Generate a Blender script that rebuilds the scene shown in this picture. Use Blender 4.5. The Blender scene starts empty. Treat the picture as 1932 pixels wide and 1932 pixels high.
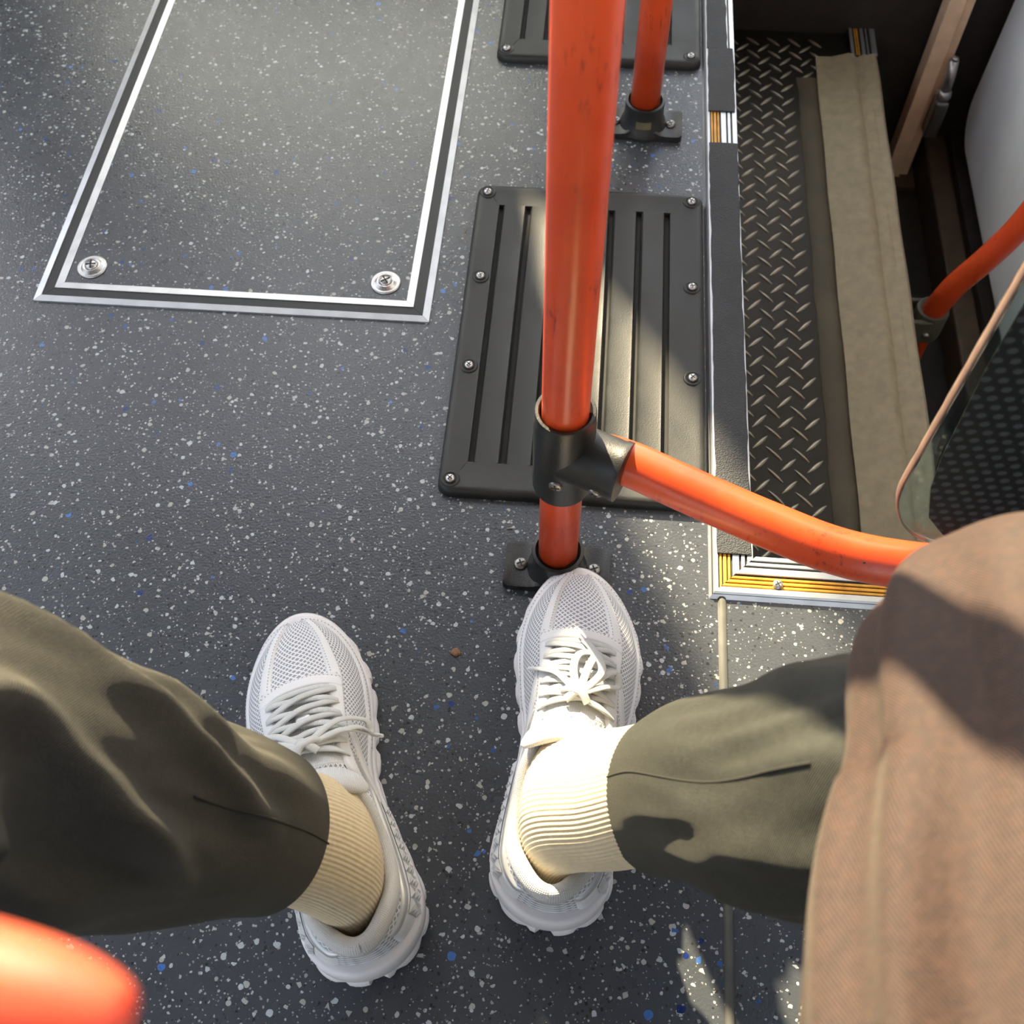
import bpy, bmesh, math, random
from mathutils import Vector, Matrix, noise
random.seed(7)
PI = math.pi
scene = bpy.context.scene
COL = scene.collection

# ------------------------------------------------------------------ camera
cam_d = bpy.data.cameras.new('camera')
cam = bpy.data.objects.new('camera', cam_d); COL.objects.link(cam)
cam_d.sensor_width = 36.0; cam_d.sensor_fit = 'HORIZONTAL'
cam_d.lens = 36.0 * 2004.67 / 1932.0
cam_d.clip_start = 0.01; cam_d.clip_end = 200
RX = Vector((0.9966, 0.0815, -0.0116)); RU = -Vector((0.0644, -0.8596, -0.5069)); RB = -Vector((-0.0513, 0.5044, -0.8619))
cam.matrix_world = Matrix(((RX.x, RU.x, RB.x, 0.0), (RX.y, RU.y, RB.y, 0.0), (RX.z, RU.z, RB.z, 0.88), (0, 0, 0, 1)))
cam_d.dof.use_dof = True; cam_d.dof.focus_distance = 0.88; cam_d.dof.aperture_fstop = 11.0
scene.camera = cam

# ------------------------------------------------------------------ sky, sun, exposure
SUN_AZ = (0.431, -0.902); SUN_EL = math.radians(33)
w = bpy.data.worlds.new('sky'); scene.world = w; w.use_nodes = True
nt = w.node_tree; nt.nodes.clear()
sky = nt.nodes.new('ShaderNodeTexSky'); sky.sky_type = 'NISHITA'; sky.sun_disc = False
sky.sun_elevation = SUN_EL; sky.sun_rotation = math.atan2(-SUN_AZ[0], -SUN_AZ[1])
bg = nt.nodes.new('ShaderNodeBackground'); bg.inputs['Strength'].default_value = 0.60
wo = nt.nodes.new('ShaderNodeOutputWorld')
hs = nt.nodes.new('ShaderNodeHueSaturation'); hs.inputs['Saturation'].default_value = 0.35
nt.links.new(sky.outputs[0], hs.inputs['Color']); nt.links.new(hs.outputs[0], bg.inputs[0]); nt.links.new(bg.outputs[0], wo.inputs[0])
sun_d = bpy.data.lights.new('sun', 'SUN'); sun_d.energy = 22.0; sun_d.angle = math.radians(1.1); sun_d.color = (1.0, 0.84, 0.55)
sun = bpy.data.objects.new('sun', sun_d); COL.objects.link(sun); sun.location = (-2, 5, 4)
sdir = Vector((SUN_AZ[0] * math.cos(SUN_EL), SUN_AZ[1] * math.cos(SUN_EL), -math.sin(SUN_EL)))
sun.rotation_euler = sdir.to_track_quat('-Z', 'Y').to_euler()
vs = scene.view_settings
vs.view_transform = 'Standard'; vs.look = 'None'; vs.gamma = 1.0; vs.use_curve_mapping = False; vs.exposure = 0.0
scene.cycles.use_denoising = True
scene.cycles.max_bounces = 8
scene.cycles.sample_clamp_indirect = 6.0

# ------------------------------------------------------------------ material helpers
class N:
    def __init__(s, name):
        s.m = bpy.data.materials.new(name); s.m.use_nodes = True
        s.t = s.m.node_tree; s.b = s.t.nodes['Principled BSDF']
    def n(s, typ, **kw):
        nd = s.t.nodes.new('ShaderNode' + typ)
        for k, v in kw.items():
            if k == 'ins':
                for a, b in v.items():
                    if hasattr(b, 'is_linked') or isinstance(b, bpy.types.NodeSocket): s.t.links.new(b, nd.inputs[a])
                    else: nd.inputs[a].default_value = b
            else: setattr(nd, k, v)
        return nd
    def math(s, op, a, b=0.0, c=None):
        nd = s.n('Math', operation=op); 
        for i, x in enumerate((a, b) if c is None else (a, b, c)):
            if isinstance(x, (int, float)): nd.inputs[i].default_value = x
            else: s.t.links.new(x, nd.inputs[i])
        return nd.outputs[0]
    def mix(s, fac, a, b):
        nd = s.n('Mix', data_type='RGBA')
        for sock, x in ((nd.inputs[0], fac), (nd.inputs[6], a), (nd.inputs[7], b)):
            if isinstance(x, bpy.types.NodeSocket): s.t.links.new(x, sock)
            elif isinstance(x, (int, float)): sock.default_value = x
            else: sock.default_value = (*x[:3], 1)
        return nd.outputs[2]
    def coord(s, which='Object', scale=None, rot=None):
        o = s.n('TexCoord').outputs[which]
        if scale is not None or rot is not None:
            mp = s.n('Mapping'); s.t.links.new(o, mp.inputs[0])
            if scale is not None: mp.inputs['Scale'].default_value = scale
            if rot is not None: mp.inputs['Rotation'].default_value = rot
            o = mp.outputs[0]
        return o
    def noise(s, vec, scale, detail=2.0, rough=0.5):
        return s.n('TexNoise', ins={'Vector': vec, 'Scale': scale, 'Detail': detail, 'Roughness': rough}).outputs[0]
    def ramp(s, fac, p0, p1, c0=(0, 0, 0), c1=(1, 1, 1)):
        r = s.n('ValToRGB'); s.t.links.new(fac, r.inputs[0])
        r.color_ramp.elements[0].position = p0; r.color_ramp.elements[1].position = p1
        r.color_ramp.elements[0].color = (*c0, 1); r.color_ramp.elements[1].color = (*c1, 1)
        return r.outputs[0]
    def set(s, **kw):
        for k, v in kw.items():
            k = k.replace('_', ' ')
            if isinstance(v, bpy.types.NodeSocket): s.t.links.new(v, s.b.inputs[k])
            else: s.b.inputs[k].default_value = (*v, 1) if isinstance(v, tuple) and len(v) == 3 and 'Radius' not in k else v
        return s
    def bump(s, h, strength=0.3, dist=0.001):
        b = s.n('Bump', ins={'Height': h, 'Strength': strength, 'Distance': dist})
        s.t.links.new(b.outputs[0], s.b.inputs['Normal']); return s

def lin(r, g, b):
    f = lambda c: (c / 255 / 12.92) if c / 255 <= 0.04045 else ((c / 255 + 0.055) / 1.055) ** 2.4
    return (f(r), f(g), f(b))

def simple(name, col, rough=0.5, metal=0.0, bump=0.0, bscale=400, var=0.0, **kw):
    n = N(name); c = n.coord()
    nz = n.noise(c, bscale * 0.12, 4)
    n.set(Base_Color=n.mix(n.ramp(nz, 0.3, 0.7), tuple(x * (1 - var) for x in col), tuple(min(1, x * (1 + var)) for x in col)), Roughness=rough, Metallic=metal, **kw)
    if bump: n.bump(n.noise(c, bscale, 3), bump, 0.001)
    return n.m

def vinyl(name, base=(0.054, 0.060, 0.070), dens=1.0, white=1.0):
    n = N(name); c = n.coord()
    nz = n.n('TexNoise', ins={'Vector': c, 'Scale': 180.0, 'Detail': 1.0})
    wv = n.n('VectorMath', operation='MULTIPLY_ADD', ins={0: nz.outputs['Color'], 1: (0.0016, 0.0016, 0.0016), 2: c}).outputs[0]
    wv2 = n.n('Mapping', ins={'Vector': wv, 'Scale': (1, 1, 0.0), 'Rotation': (0, 0, 0.5)}).outputs[0]
    col = n.mix(n.ramp(n.noise(c, 9, 4), 0.3, 0.7), tuple(x * 0.9 for x in base), tuple(x * 1.12 for x in base))
    def layer(scale, prob, colr, col_in, seed):
        mp = n.n('Mapping', ins={'Vector': wv2, 'Location': (seed, seed * 0.7, 0), 'Rotation': (0, 0, seed)}).outputs[0]
        v = n.n('TexVoronoi', feature='F1', ins={'Vector': mp, 'Scale': scale, 'Randomness': 1.0})
        sp = n.n('SeparateColor', ins={0: v.outputs['Color']})
        m1 = n.math('LESS_THAN', sp.outputs[0], prob)
        m2 = n.math('LESS_THAN', v.outputs['Distance'], n.math('MULTIPLY_ADD', sp.outputs[1], 0.4, 0.34))
        fac = n.math('MULTIPLY', m1, m2)
        tint = n.mix(sp.outputs[2], colr[0], colr[1])
        return n.mix(fac, col_in, tint), fac
    col, f0 = layer(420, 0.04 * dens, ((0.02, 0.02, 0.022), (0.03, 0.03, 0.03)), col, 3.1)
    col, f1 = layer(430, 0.045 * dens, ((0.28, 0.28, 0.28), (0.42, 0.43, 0.44)), col, 1.3)
    col, f4 = layer(760, 0.035 * dens, ((0.20, 0.20, 0.20), (0.34, 0.35, 0.36)), col, 11.9)
    col, f2 = layer(250, 0.040 * dens, ((0.34 * white, 0.34 * white, 0.31 * white), (0.42 * white, 0.46 * white, 0.49 * white)), col, 5.7)
    col, f3 = layer(180, 0.008 * dens, ((0.008, 0.02, 0.12), (0.06, 0.16, 0.42)), col, 8.2)
    r = n.math('MULTIPLY_ADD', n.noise(c, 60, 3), 0.14, 0.22)
    n.set(Base_Color=col, Roughness=r)
    n.b.inputs['Specular IOR Level'].default_value = 0.5
    n.bump(n.noise(c, 420, 2), 0.30, 0.0011)
    return n.m

def pole_paint(name):
    n = N(name); c = n.coord()
    base = n.mix(n.ramp(n.noise(c, 14, 3), 0.35, 0.7), lin(204, 68, 28), lin(226, 84, 36))
    st = n.coord(scale=(260, 260, 60))
    sc = n.ramp(n.noise(st, 1.0, 6, 0.7), 0.54, 0.64)
    patch = n.ramp(n.noise(c, 22, 3), 0.46, 0.66)
    base = n.mix(n.math('MULTIPLY', n.math('MULTIPLY', sc, patch), 0.75), base, lin(96, 30, 22))
    n.set(Base_Color=base, Roughness=n.math('MULTIPLY_ADD', n.noise(c, 90, 3), 0.2, 0.28), Coat_Weight=0.25, Coat_Roughness=0.2)
    n.bump(n.noise(c, 120, 2), 0.08, 0.001)
    return n.m

def rubber(name, col=(0.012, 0.013, 0.012), rough=0.46, dust=0.2):
    n = N(name); c = n.coord()
    d = n.ramp(n.noise(c, 16, 5, 0.65), 0.42, 0.75)
    fine = n.noise(c, 700, 3)
    n.set(Base_Color=n.mix(n.math('MULTIPLY', d, dust), col, (0.075, 0.072, 0.06)), Roughness=n.math('MULTIPLY_ADD', d, 0.2, rough))
    n.bump(fine, 0.18, 0.001)
    return n.m

def grip(name):
    n = N(name); c = n.coord()
    d = n.noise(c, 30, 4)
    n.set(Base_Color=n.mix(d, (0.024, 0.026, 0.030), (0.05, 0.053, 0.058)), Roughness=0.75)
    v = n.n('TexVoronoi', ins={'Vector': c, 'Scale': 700.0}).outputs['Distance']
    n.bump(v, 0.7, 0.0012)
    return n.m

def metal(name, col=(0.62, 0.63, 0.64), rough=0.35, brushed=(30, 1500, 1500)):
    n = N(name)
    st = n.coord(scale=brushed)
    nz = n.noise(st, 1.0, 3)
    sm = n.ramp(n.noise(n.coord(), 40, 4), 0.4, 0.75)
    n.set(Base_Color=n.mix(n.math('MULTIPLY', sm, 0.35), col, tuple(x * 0.5 for x in col)), Metallic=0.85, Roughness=n.math('MULTIPLY_ADD', nz, 0.2, rough - 0.1))
    n.bump(nz, 0.05, 0.0005)
    return n.m

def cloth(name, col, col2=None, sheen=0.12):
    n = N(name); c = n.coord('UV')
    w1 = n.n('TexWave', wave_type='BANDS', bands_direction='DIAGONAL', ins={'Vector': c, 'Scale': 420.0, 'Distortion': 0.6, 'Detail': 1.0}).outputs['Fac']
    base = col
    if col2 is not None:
        at = n.n('Attribute', attribute_name='lit_tone')
        base = n.mix(at.outputs['Fac'], col, col2)  # blend towards the sunlit look of the cloth, held in its colour
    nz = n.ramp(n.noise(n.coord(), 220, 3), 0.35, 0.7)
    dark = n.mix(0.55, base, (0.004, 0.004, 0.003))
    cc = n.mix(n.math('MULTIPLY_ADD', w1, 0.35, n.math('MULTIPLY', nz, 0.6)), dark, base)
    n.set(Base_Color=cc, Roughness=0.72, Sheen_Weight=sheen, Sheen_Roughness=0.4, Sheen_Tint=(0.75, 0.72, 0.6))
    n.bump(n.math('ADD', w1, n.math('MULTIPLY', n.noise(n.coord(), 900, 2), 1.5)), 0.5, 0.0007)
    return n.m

def shoe_mesh_mat(name):
    n = N(name); c = n.coord('UV')
    sp = n.n('SeparateXYZ', ins={0: c})
    k = 2 * PI / 2 / 0.0034
    p = n.math('MULTIPLY', n.math('ADD', sp.outputs[0], sp.outputs[1]), k * 0.72)
    q = n.math('MULTIPLY', n.math('SUBTRACT', sp.outputs[0], sp.outputs[1]), k * 0.72)
    a = n.math('ABSOLUTE', n.math('SINE', p)); b = n.math('ABSOLUTE', n.math('SINE', q))
    m = n.math('MINIMUM', a, b)
    hole = n.ramp(m, 0.42, 0.62)
    n.set(Base_Color=n.mix(hole, (0.80, 0.80, 0.82), (0.30, 0.31, 0.36)), Roughness=0.6, Sheen_Weight=0.1)
    n.bump(n.math('SUBTRACT', 1.0, hole), 0.8, 0.0012)
    return n.m

def white_leather(name, col=(0.74, 0.74, 0.76), rough=0.5, scale=900):
    n = N(name); c = n.coord()
    n.set(Base_Color=n.mix(n.noise(c, 30, 3), tuple(x * 0.93 for x in col), col), Roughness=rough)
    n.bump(n.n('TexVoronoi', ins={'Vector': c, 'Scale': float(scale)}).outputs['Distance'], 0.12, 0.0006)
    return n.m

def woven(name, col, freq=900.0, strength=0.6):
    n = N(name); c = n.coord('UV')
    w1 = n.n('TexWave', wave_type='BANDS', bands_direction='X', ins={'Vector': c, 'Scale': freq / 6.28, 'Distortion': 0.4}).outputs['Fac']
    w2 = n.n('TexWave', wave_type='BANDS', bands_direction='Y', ins={'Vector': c, 'Scale': freq / 6.28, 'Distortion': 0.4}).outputs['Fac']
    h = n.math('MULTIPLY', w1, w2)
    n.set(Base_Color=n.mix(h, tuple(x * 0.75 for x in col), col), Roughness=0.7, Sheen_Weight=0.15)
    n.bump(h, strength, 0.0008)
    return n.m

def skin_mat(name):
    n = N(name); c = n.coord()
    n.set(Base_Color=n.mix(n.noise(c, 120, 4), lin(188, 70, 44), lin(205, 88, 56)), Roughness=0.6, Subsurface_Weight=1.0, Subsurface_Radius=(0.012, 0.0032, 0.0016), Subsurface_Scale=1.0)
    n.bump(n.noise(c, 900, 3), 0.12, 0.0006)
    return n.m

def dot_film(name):
    n = N(name); c = n.coord('UV', scale=(1 / 0.0095, 1 / 0.0082, 1))
    sp = n.n('SeparateXYZ', ins={0: c})
    row = n.math('FLOOR', sp.outputs[1])
    off = n.math('MULTIPLY', n.math('MODULO', row, 2.0), 0.5)
    fx = n.math('SUBTRACT', n.math('FRACT', n.math('ADD', sp.outputs[0], off)), 0.5)
    fy = n.math('SUBTRACT', n.math('FRACT', sp.outputs[1]), 0.5)
    d = n.math('SQRT', n.math('ADD', n.math('MULTIPLY', fx, fx), n.math('MULTIPLY', fy, fy)))
    m = n.ramp(d, 0.24, 0.36, (1, 1, 1), (0, 0, 0))
    n.set(Base_Color=n.mix(m, (0.006, 0.007, 0.007), (0.046, 0.052, 0.052)), Roughness=0.38)
    return n.m

def smoked_glass(name):
    n = N(name); c = n.coord()
    n.set(Base_Color=(0.66, 0.80, 0.80), Roughness=0.03, IOR=1.5)
    n.b.inputs['Transmission Weight'].default_value = 1.0
    return n.m

def glow_mat(name):  # translucent sheet for the added panes whose glow the floor reflects
    n = N(name); n.t.nodes.remove(n.b)
    tr = n.n('BsdfTranslucent', ins={'Color': (0.92, 0.96, 1.0, 1)}); di = n.n('BsdfDiffuse', ins={'Color': (0.6, 0.62, 0.65, 1)})
    mx = n.n('MixShader', ins={0: 0.04, 1: tr.outputs[0], 2: di.outputs[0]})
    n.t.links.new(mx.outputs[0], n.t.nodes['Material Output'].inputs[0]); return n.m
MAT = {}
MAT['glow_mat'] = glow_mat('glow_translucent')
MAT['vinyl'] = vinyl('speckled_vinyl')
MAT['vinyl_panel'] = vinyl('speckled_vinyl_hatch', base=(0.054, 0.060, 0.070), dens=0.8)
MAT['orange'] = pole_paint('orange_pole_paint')
MAT['rubber'] = rubber('black_rubber')
MAT['plastic'] = rubber('black_plastic', (0.014, 0.015, 0.015), 0.34, 0.18)
MAT['slot'] = rubber('slot_black', (0.008, 0.008, 0.008), 0.7, 0.45)
MAT['grip'] = grip('grip_tape')
MAT['alu'] = metal('brushed_aluminium', (0.56, 0.57, 0.59), 0.42)
MAT['alu_y'] = metal('brushed_aluminium_long', (0.56, 0.57, 0.59), 0.42, (1500, 30, 1500))
MAT['steel'] = metal('screw_steel', (0.55, 0.54, 0.53), 0.3, (600, 600, 600))
MAT['dark_steel'] = metal('dark_screw_steel', (0.25, 0.24, 0.23), 0.35, (600, 600, 600))
MAT['black_insert'] = simple('black_insert', (0.017, 0.019, 0.020), 0.55, bump=0.1, bscale=500)
MAT['yellow'] = simple('yellow_inlay', lin(214, 152, 44), 0.5, var=0.2, bscale=800)
MAT['weld'] = simple('weld_rod', (0.085, 0.085, 0.075), 0.45, var=0.15, bscale=400)
MAT['tread'] = metal('tread_plate', (0.040, 0.035, 0.028), 0.5, (300, 300, 300))
MAT['tread_bar'] = metal('tread_bar_metal', (0.42, 0.37, 0.29), 0.36, (300, 300, 300))
MAT['tape_olive'] = simple('olive_floor_tape', (0.075, 0.060, 0.034), 0.7, bump=0.5, bscale=90, var=0.25)
MAT['beige'] = simple('beige_ramp_cover', (0.29, 0.24, 0.15), 0.65, bump=0.15, bscale=600, var=0.14)
MAT['brown_dark'] = simple('dark_brown_panel', (0.022, 0.017, 0.013), 0.6, bump=0.15, bscale=300, var=0.3)
MAT['brown_ledge'] = simple('brown_ledge', (0.075, 0.05, 0.028), 0.6, bump=0.1, bscale=300, var=0.25)
MAT['post'] = simple('post_paint', (0.80, 0.56, 0.37), 0.5, bump=0.08, bscale=300, var=0.12)
MAT['door_white'] = simple('door_white', (0.80, 0.83, 0.84), 0.45, var=0.04, bscale=100)
MAT['bracket'] = simple('bracket_grey', (0.11, 0.105, 0.075), 0.5, bump=0.1, bscale=400, var=0.15)
MAT['olive'] = cloth('trouser_cloth_left', (0.030, 0.027, 0.019), (0.050, 0.042, 0.028))  # second colour: khaki of the lit thigh fold painted in
MAT['olive_brown'] = cloth('trouser_cloth_right', (0.038, 0.038, 0.028), (0.064, 0.030, 0.019))  # second colour: brown from sun and lens flare painted into the cloth
MAT['seam'] = simple('seam_thread', (0.02, 0.019, 0.014), 0.8)
MAT['sock'] = simple('sock_cream', (0.66, 0.55, 0.36), 0.8, bump=0.35, bscale=1500, var=0.07, Sheen_Weight=0.2)
MAT['smesh'] = shoe_mesh_mat('shoe_mesh')
MAT['leather'] = white_leather('shoe_overlay')
MAT['sole'] = white_leather('shoe_sole', (0.76, 0.74, 0.76), 0.55, 500)
MAT['tongue'] = woven('tongue_cloth', (0.70, 0.71, 0.72), 1400.0, 0.5)
MAT['collar'] = woven('collar_lining', (0.72, 0.71, 0.70), 1500.0, 0.6)
MAT['lace'] = woven('lace_weave', (0.76, 0.77, 0.76), 2600.0, 0.5)
MAT['stitch'] = simple('stitch_thread', (0.38, 0.38, 0.40), 0.8)
MAT['relief'] = simple('heel_relief', (0.50, 0.51, 0.52), 0.3, var=0.05)
MAT['silver'] = simple('silver_strip', (0.55, 0.56, 0.57), 0.3, metal=0.3)
MAT['skin'] = skin_mat('skin')
MAT['nail'] = simple('nail', lin(232, 160, 140), 0.3)
MAT['film'] = dot_film('dotted_film')
MAT['glass'] = smoked_glass('smoked_glass')
MAT['glass_edge'] = simple('glass_edge', (0.20, 0.13, 0.10), 0.4, var=0.2, bscale=600)
MAT['wall'] = simple('wall_panel', (0.32, 0.33, 0.34), 0.6, var=0.05)
MAT['panel_dark'] = simple('dark_panel', (0.05, 0.05, 0.055), 0.6, var=0.1)
MAT['roof'] = simple('roof_panel', (0.45, 0.46, 0.47), 0.6, var=0.05)
MAT['jacket'] = simple('jacket_cloth', (0.02, 0.02, 0.022), 0.8, bump=0.2, bscale=600)
MAT['seat'] = simple('seat_cloth', (0.03, 0.05, 0.12), 0.85, bump=0.3, bscale=500, var=0.3)
MAT['leaf'] = simple('dry_leaf', (0.24, 0.12, 0.06), 0.7, bump=0.5, bscale=300, var=0.4)
MAT['sliver'] = simple('sliver', (0.32, 0.24, 0.17), 0.7, var=0.3)
MAT['sticker'] = simple('worn_sticker', (0.13, 0.115, 0.06), 0.6, var=0.2)

# ------------------------------------------------------------------ mesh helpers
ORG = {}
def link(name, V, F, mat, parent=None, origin=None, smooth=True, uv=None, lit_tone=None, angle=None):
    """one mesh object; V in world (or thing) coordinates"""
    if parent is not None: o0 = Vector(ORG.get(parent.name, (0, 0, 0)))
    else: o0 = Vector(origin) if origin is not None else Vector((0, 0, 0))
    me = bpy.data.meshes.new(name)
    me.from_pydata([tuple(Vector(v) - o0) for v in V], [], F)
    me.validate()
    if uv is not None:
        ul = me.uv_layers.new(name='UVMap')
        for lp in me.loops: ul.data[lp.index].uv = uv[lp.vertex_index]
    if lit_tone is not None:
        a = me.attributes.new('lit_tone', 'FLOAT', 'POINT')
        for i, x in enumerate(lit_tone): a.data[i].value = x
    me.materials.append(MAT[mat] if isinstance(mat, str) else mat)
    if smooth:
        for p in me.polygons: p.use_smooth = True
        if angle is not None: me.set_sharp_from_angle(angle=math.radians(angle))
    me.update()
    o = bpy.data.objects.new(name, me); COL.objects.link(o)
    if parent is not None:
        o.parent = parent; ORG[o.name] = ORG.get(parent.name, (0, 0, 0))
    else:
        o.location = o0; ORG[o.name] = tuple(o0)
    return o

def thing(name, loc, label, cat, group=None, rz=0.0, local=False):
    o = bpy.data.objects.new(name, None); COL.objects.link(o); o.location = loc; o.rotation_euler = (0, 0, rz)
    o.empty_display_size = 0.05
    ORG[o.name] = (0, 0, 0) if local else tuple(loc)
    return tag(o, label, cat, group)
def tag(o, label, cat, group=None):
    o['label'] = label; o['category'] = cat
    if group: o['group'] = group
    return o
def struct(o, label=None):
    o['kind'] = 'structure'
    if label: o['label'] = label
    return o
def bevel(o, wd, seg=2, ang=35):
    m = o.modifiers.new('bevel', 'BEVEL'); m.width = wd; m.segments = seg; m.limit_method = 'ANGLE'; m.angle_limit = math.radians(ang); return o

def box(x0, x1, y0, y1, z0, z1):
    V = [(x0, y0, z0), (x1, y0, z0), (x1, y1, z0), (x0, y1, z0), (x0, y0, z1), (x1, y0, z1), (x1, y1, z1), (x0, y1, z1)]
    F = [(3, 2, 1, 0), (4, 5, 6, 7), (0, 1, 5, 4), (1, 2, 6, 5), (2, 3, 7, 6), (3, 0, 4, 7)]
    return V, F
def merge(*parts):
    V, F = [], []
    for v, f in parts:
        k = len(V); V += list(v); F += [tuple(i + k for i in q) for q in f]
    return V, F
def loops(LS, close=True, cap0=True, cap1=True):
    """bridge equal-length loops of points"""
    n = len(LS[0]); V = [p for L in LS for p in L]; F = []
    for i in range(len(LS) - 1):
        for j in range(n if close else n - 1):
            k = (j + 1) % n
            F.append((i * n + j, i * n + k, (i + 1) * n + k, (i + 1) * n + j))
    if cap0: F.append(tuple(reversed(range(n))))
    if cap1: F.append(tuple((len(LS) - 1) * n + j for j in range(n)))
    return V, F
def prism(poly, axis, a, b):
    """extrude polygon (2-D) along axis 'x','y','z' from a to b"""
    mk = {'x': lambda p, t: (t, p[0], p[1]), 'y': lambda p, t: (p[0], t, p[1]), 'z': lambda p, t: (p[0], p[1], t)}[axis]
    return loops([[mk(p, a) for p in poly], [mk(p, b) for p in poly]])
def lathe(prof, c=(0, 0, 0), seg=32):
    LS = [[(c[0] + r * math.cos(2 * PI * j / seg), c[1] + r * math.sin(2 * PI * j / seg), c[2] + z) for j in range(seg)] for r, z in prof]
    return loops(LS)
def rrect(x0, x1, y0, y1, r, n=6):
    P = []
    for cx, cy, a0 in ((x1 - r, y1 - r, 0), (x0 + r, y1 - r, 90), (x0 + r, y0 + r, 180), (x1 - r, y0 + r, 270)):
        for i in range(n + 1):
            a = math.radians(a0 + 90 * i / n); P.append((cx + r * math.cos(a), cy + r * math.sin(a)))
    return P
def crom(P, n, closed=False):
    """Catmull-Rom through points of any dimension, n samples"""
    P = [tuple(p) for p in P]; m = len(P); out = []
    for i in range(n):
        t = i / (n - 1) * (m - 1); k = min(int(t), m - 2); f = t - k
        g = lambda q: P[max(0, min(m - 1, q))]
        p0, p1, p2, p3 = g(k - 1), g(k), g(k + 1), g(k + 2)
        out.append(tuple(0.5 * (2 * b + (c - a) * f + (2 * a - 5 * b + 4 * c - d) * f * f + (3 * b - a - 3 * c + d) * f ** 3) for a, b, c, d in zip(p0, p1, p2, p3)))
    return out
def frames(P, up=None):
    P = [Vector(p) for p in P]; n = len(P); T = []
    for i in range(n):
        T.append((P[min(i + 1, n - 1)] - P[max(i - 1, 0)]).normalized())
    u = Vector(up) if up is not None else (Vector((0, 0, 1)) if abs(T[0].z) < 0.9 else Vector((0, 1, 0)))
    A = []
    for i in range(n):
        u = (u - T[i] * u.dot(T[i])).normalized(); A.append((u.copy(), T[i].cross(u)))
    return P, T, A
def tube(P, r, seg=16, cap=True, up=None, flat=None, ups=None, uvs=False):
    """r: radius or list; flat: radius along 'up' (ellipse)"""
    P, T, A = frames(P, up)
    LS = []; UV = []; acc = 0
    for i, p in enumerate(P):
        ri = r[i] if isinstance(r, (list, tuple)) else r
        fi = ri if flat is None else (flat[i] if isinstance(flat, (list, tuple)) else flat)
        u, s = A[i]
        if ups is not None:
            u = Vector(ups[i]); u = (u - T[i] * u.dot(T[i])).normalized(); s = T[i].cross(u)
        if i: acc += (p - P[i - 1]).length
        LS.append([p + u * fi * math.sin(2 * PI * j / seg) + s * ri * math.cos(2 * PI * j / seg) for j in range(seg)])
        UV += [(acc, j / seg * 2 * PI * ri) for j in range(seg)]
    V, F = loops(LS, True, cap, cap)
    return (V, F, UV) if uvs else (V, F)
def copy_obj(o, loc, parent, rz=0.0):
    c = o.copy(); COL.objects.link(c); c.parent = parent; c.location = loc; c.rotation_euler = (0, 0, rz)
    for ch in o.children:
        d = ch.copy(); COL.objects.link(d); d.parent = c
    return c

# ------------------------------------------------------------------ the setting: floor, well, door, shell
WX = 0.136                                   # left edge of the step well trim
fl = struct(link('floor', *merge(box(-1.75, 0.146, -1.5, 3.0, -0.04, 0.0), box(0.146, 0.66, 1.555, 3.0, -0.04, 0.0)), 'vinyl', smooth=False))
fl2 = struct(link('floor', *box(0.147, 0.66, -1.5, 0.446, -0.04, 0.0), 'vinyl', smooth=False))
V, F = tube([(0.1465, y, -0.0012) for y in (-1.4, -0.5, 0.1, 0.438)], 0.0042, 12)
link('weld_seam', V, F, 'weld', fl)

struct(link('wall_well_side', *box(0.130, 0.146, 0.446, 1.555, -0.45, -0.04), 'brown_dark', smooth=False))
struct(link('wall_well_near', *box(0.146, 0.66, 0.430, 0.446, -0.45, -0.04), 'brown_dark', smooth=False))
struct(link('wall_well_far', *merge(box(0.146, 0.66, 1.555, 1.575, -0.45, -0.04), box(0.437, 0.66, 1.555, 1.575, -0.04, 1.1)), 'brown_dark', smooth=False))
struct(link('floor_well', *box(0.146, 0.66, 0.446, 1.555, -0.47, -0.45), 'brown_dark', smooth=False))
# bus shell (outside the picture): side walls with window bands, roof, added sun blockers
struct(link('wall_left', *merge(box(-1.77, -1.75, -1.5, 2.3, -0.04, 0.62), box(-1.77, -1.75, -1.5, 2.3, 1.95, 2.35),
            *[box(-1.77, -1.75, y, y + 0.12, 0.62, 1.95) for y in (-1.5, -0.1, 1.35, 2.18)]), 'wall', smooth=False))
struct(link('wall_right', *merge(box(0.662, 0.682, -1.5, 0.40, -0.04, 0.75), box(0.662, 0.682, 1.70, 2.3, -0.04, 0.75), box(0.662, 0.682, -1.5, 2.3, 1.95, 2.35),
            *[box(0.662, 0.682, y, y + 0.1, 0.75, 1.95) for y in (-1.5, 0.30, 1.7, 2.2)]), 'wall', smooth=False))
struct(link('ceiling', *box(-1.77, 0.682, -1.5, 1.95, 2.35, 2.38), 'roof', smooth=False))
# unseen panels added to block the sun, slit shaped to the lit floor patch
P2 = lambda poly: prism(poly, 'y', 2.20, 2.23)
wc = struct(link('sun_blocker_left', *merge(P2([(-1.75, 0), (-0.682, 0), (-0.682, 0.55), (-1.75, 0.55)]), P2([(-1.75, 0.55), (-1.20, 0.55), (-1.20, 1.722), (-1.75, 1.78)]),
    P2([(-1.20, 1.12), (-0.735, 1.12), (-0.738, 1.14), (-0.757, 1.22), (-0.757, 1.37), (-0.83, 1.38), (-0.92, 1.47), (-1.17, 1.72), (-1.20, 1.722)])), 'panel_dark', smooth=False))
link('glow_pane', *prism([(-1.20, 0.551), (-0.682, 0.551), (-0.682, 0.93), (-0.717, 1.03), (-0.735, 1.119), (-1.20, 1.119)], 'y', 2.205, 2.225), 'glow_mat', wc, smooth=False)  # added pane, lit from behind to lay a sheen on the hatch
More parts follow.
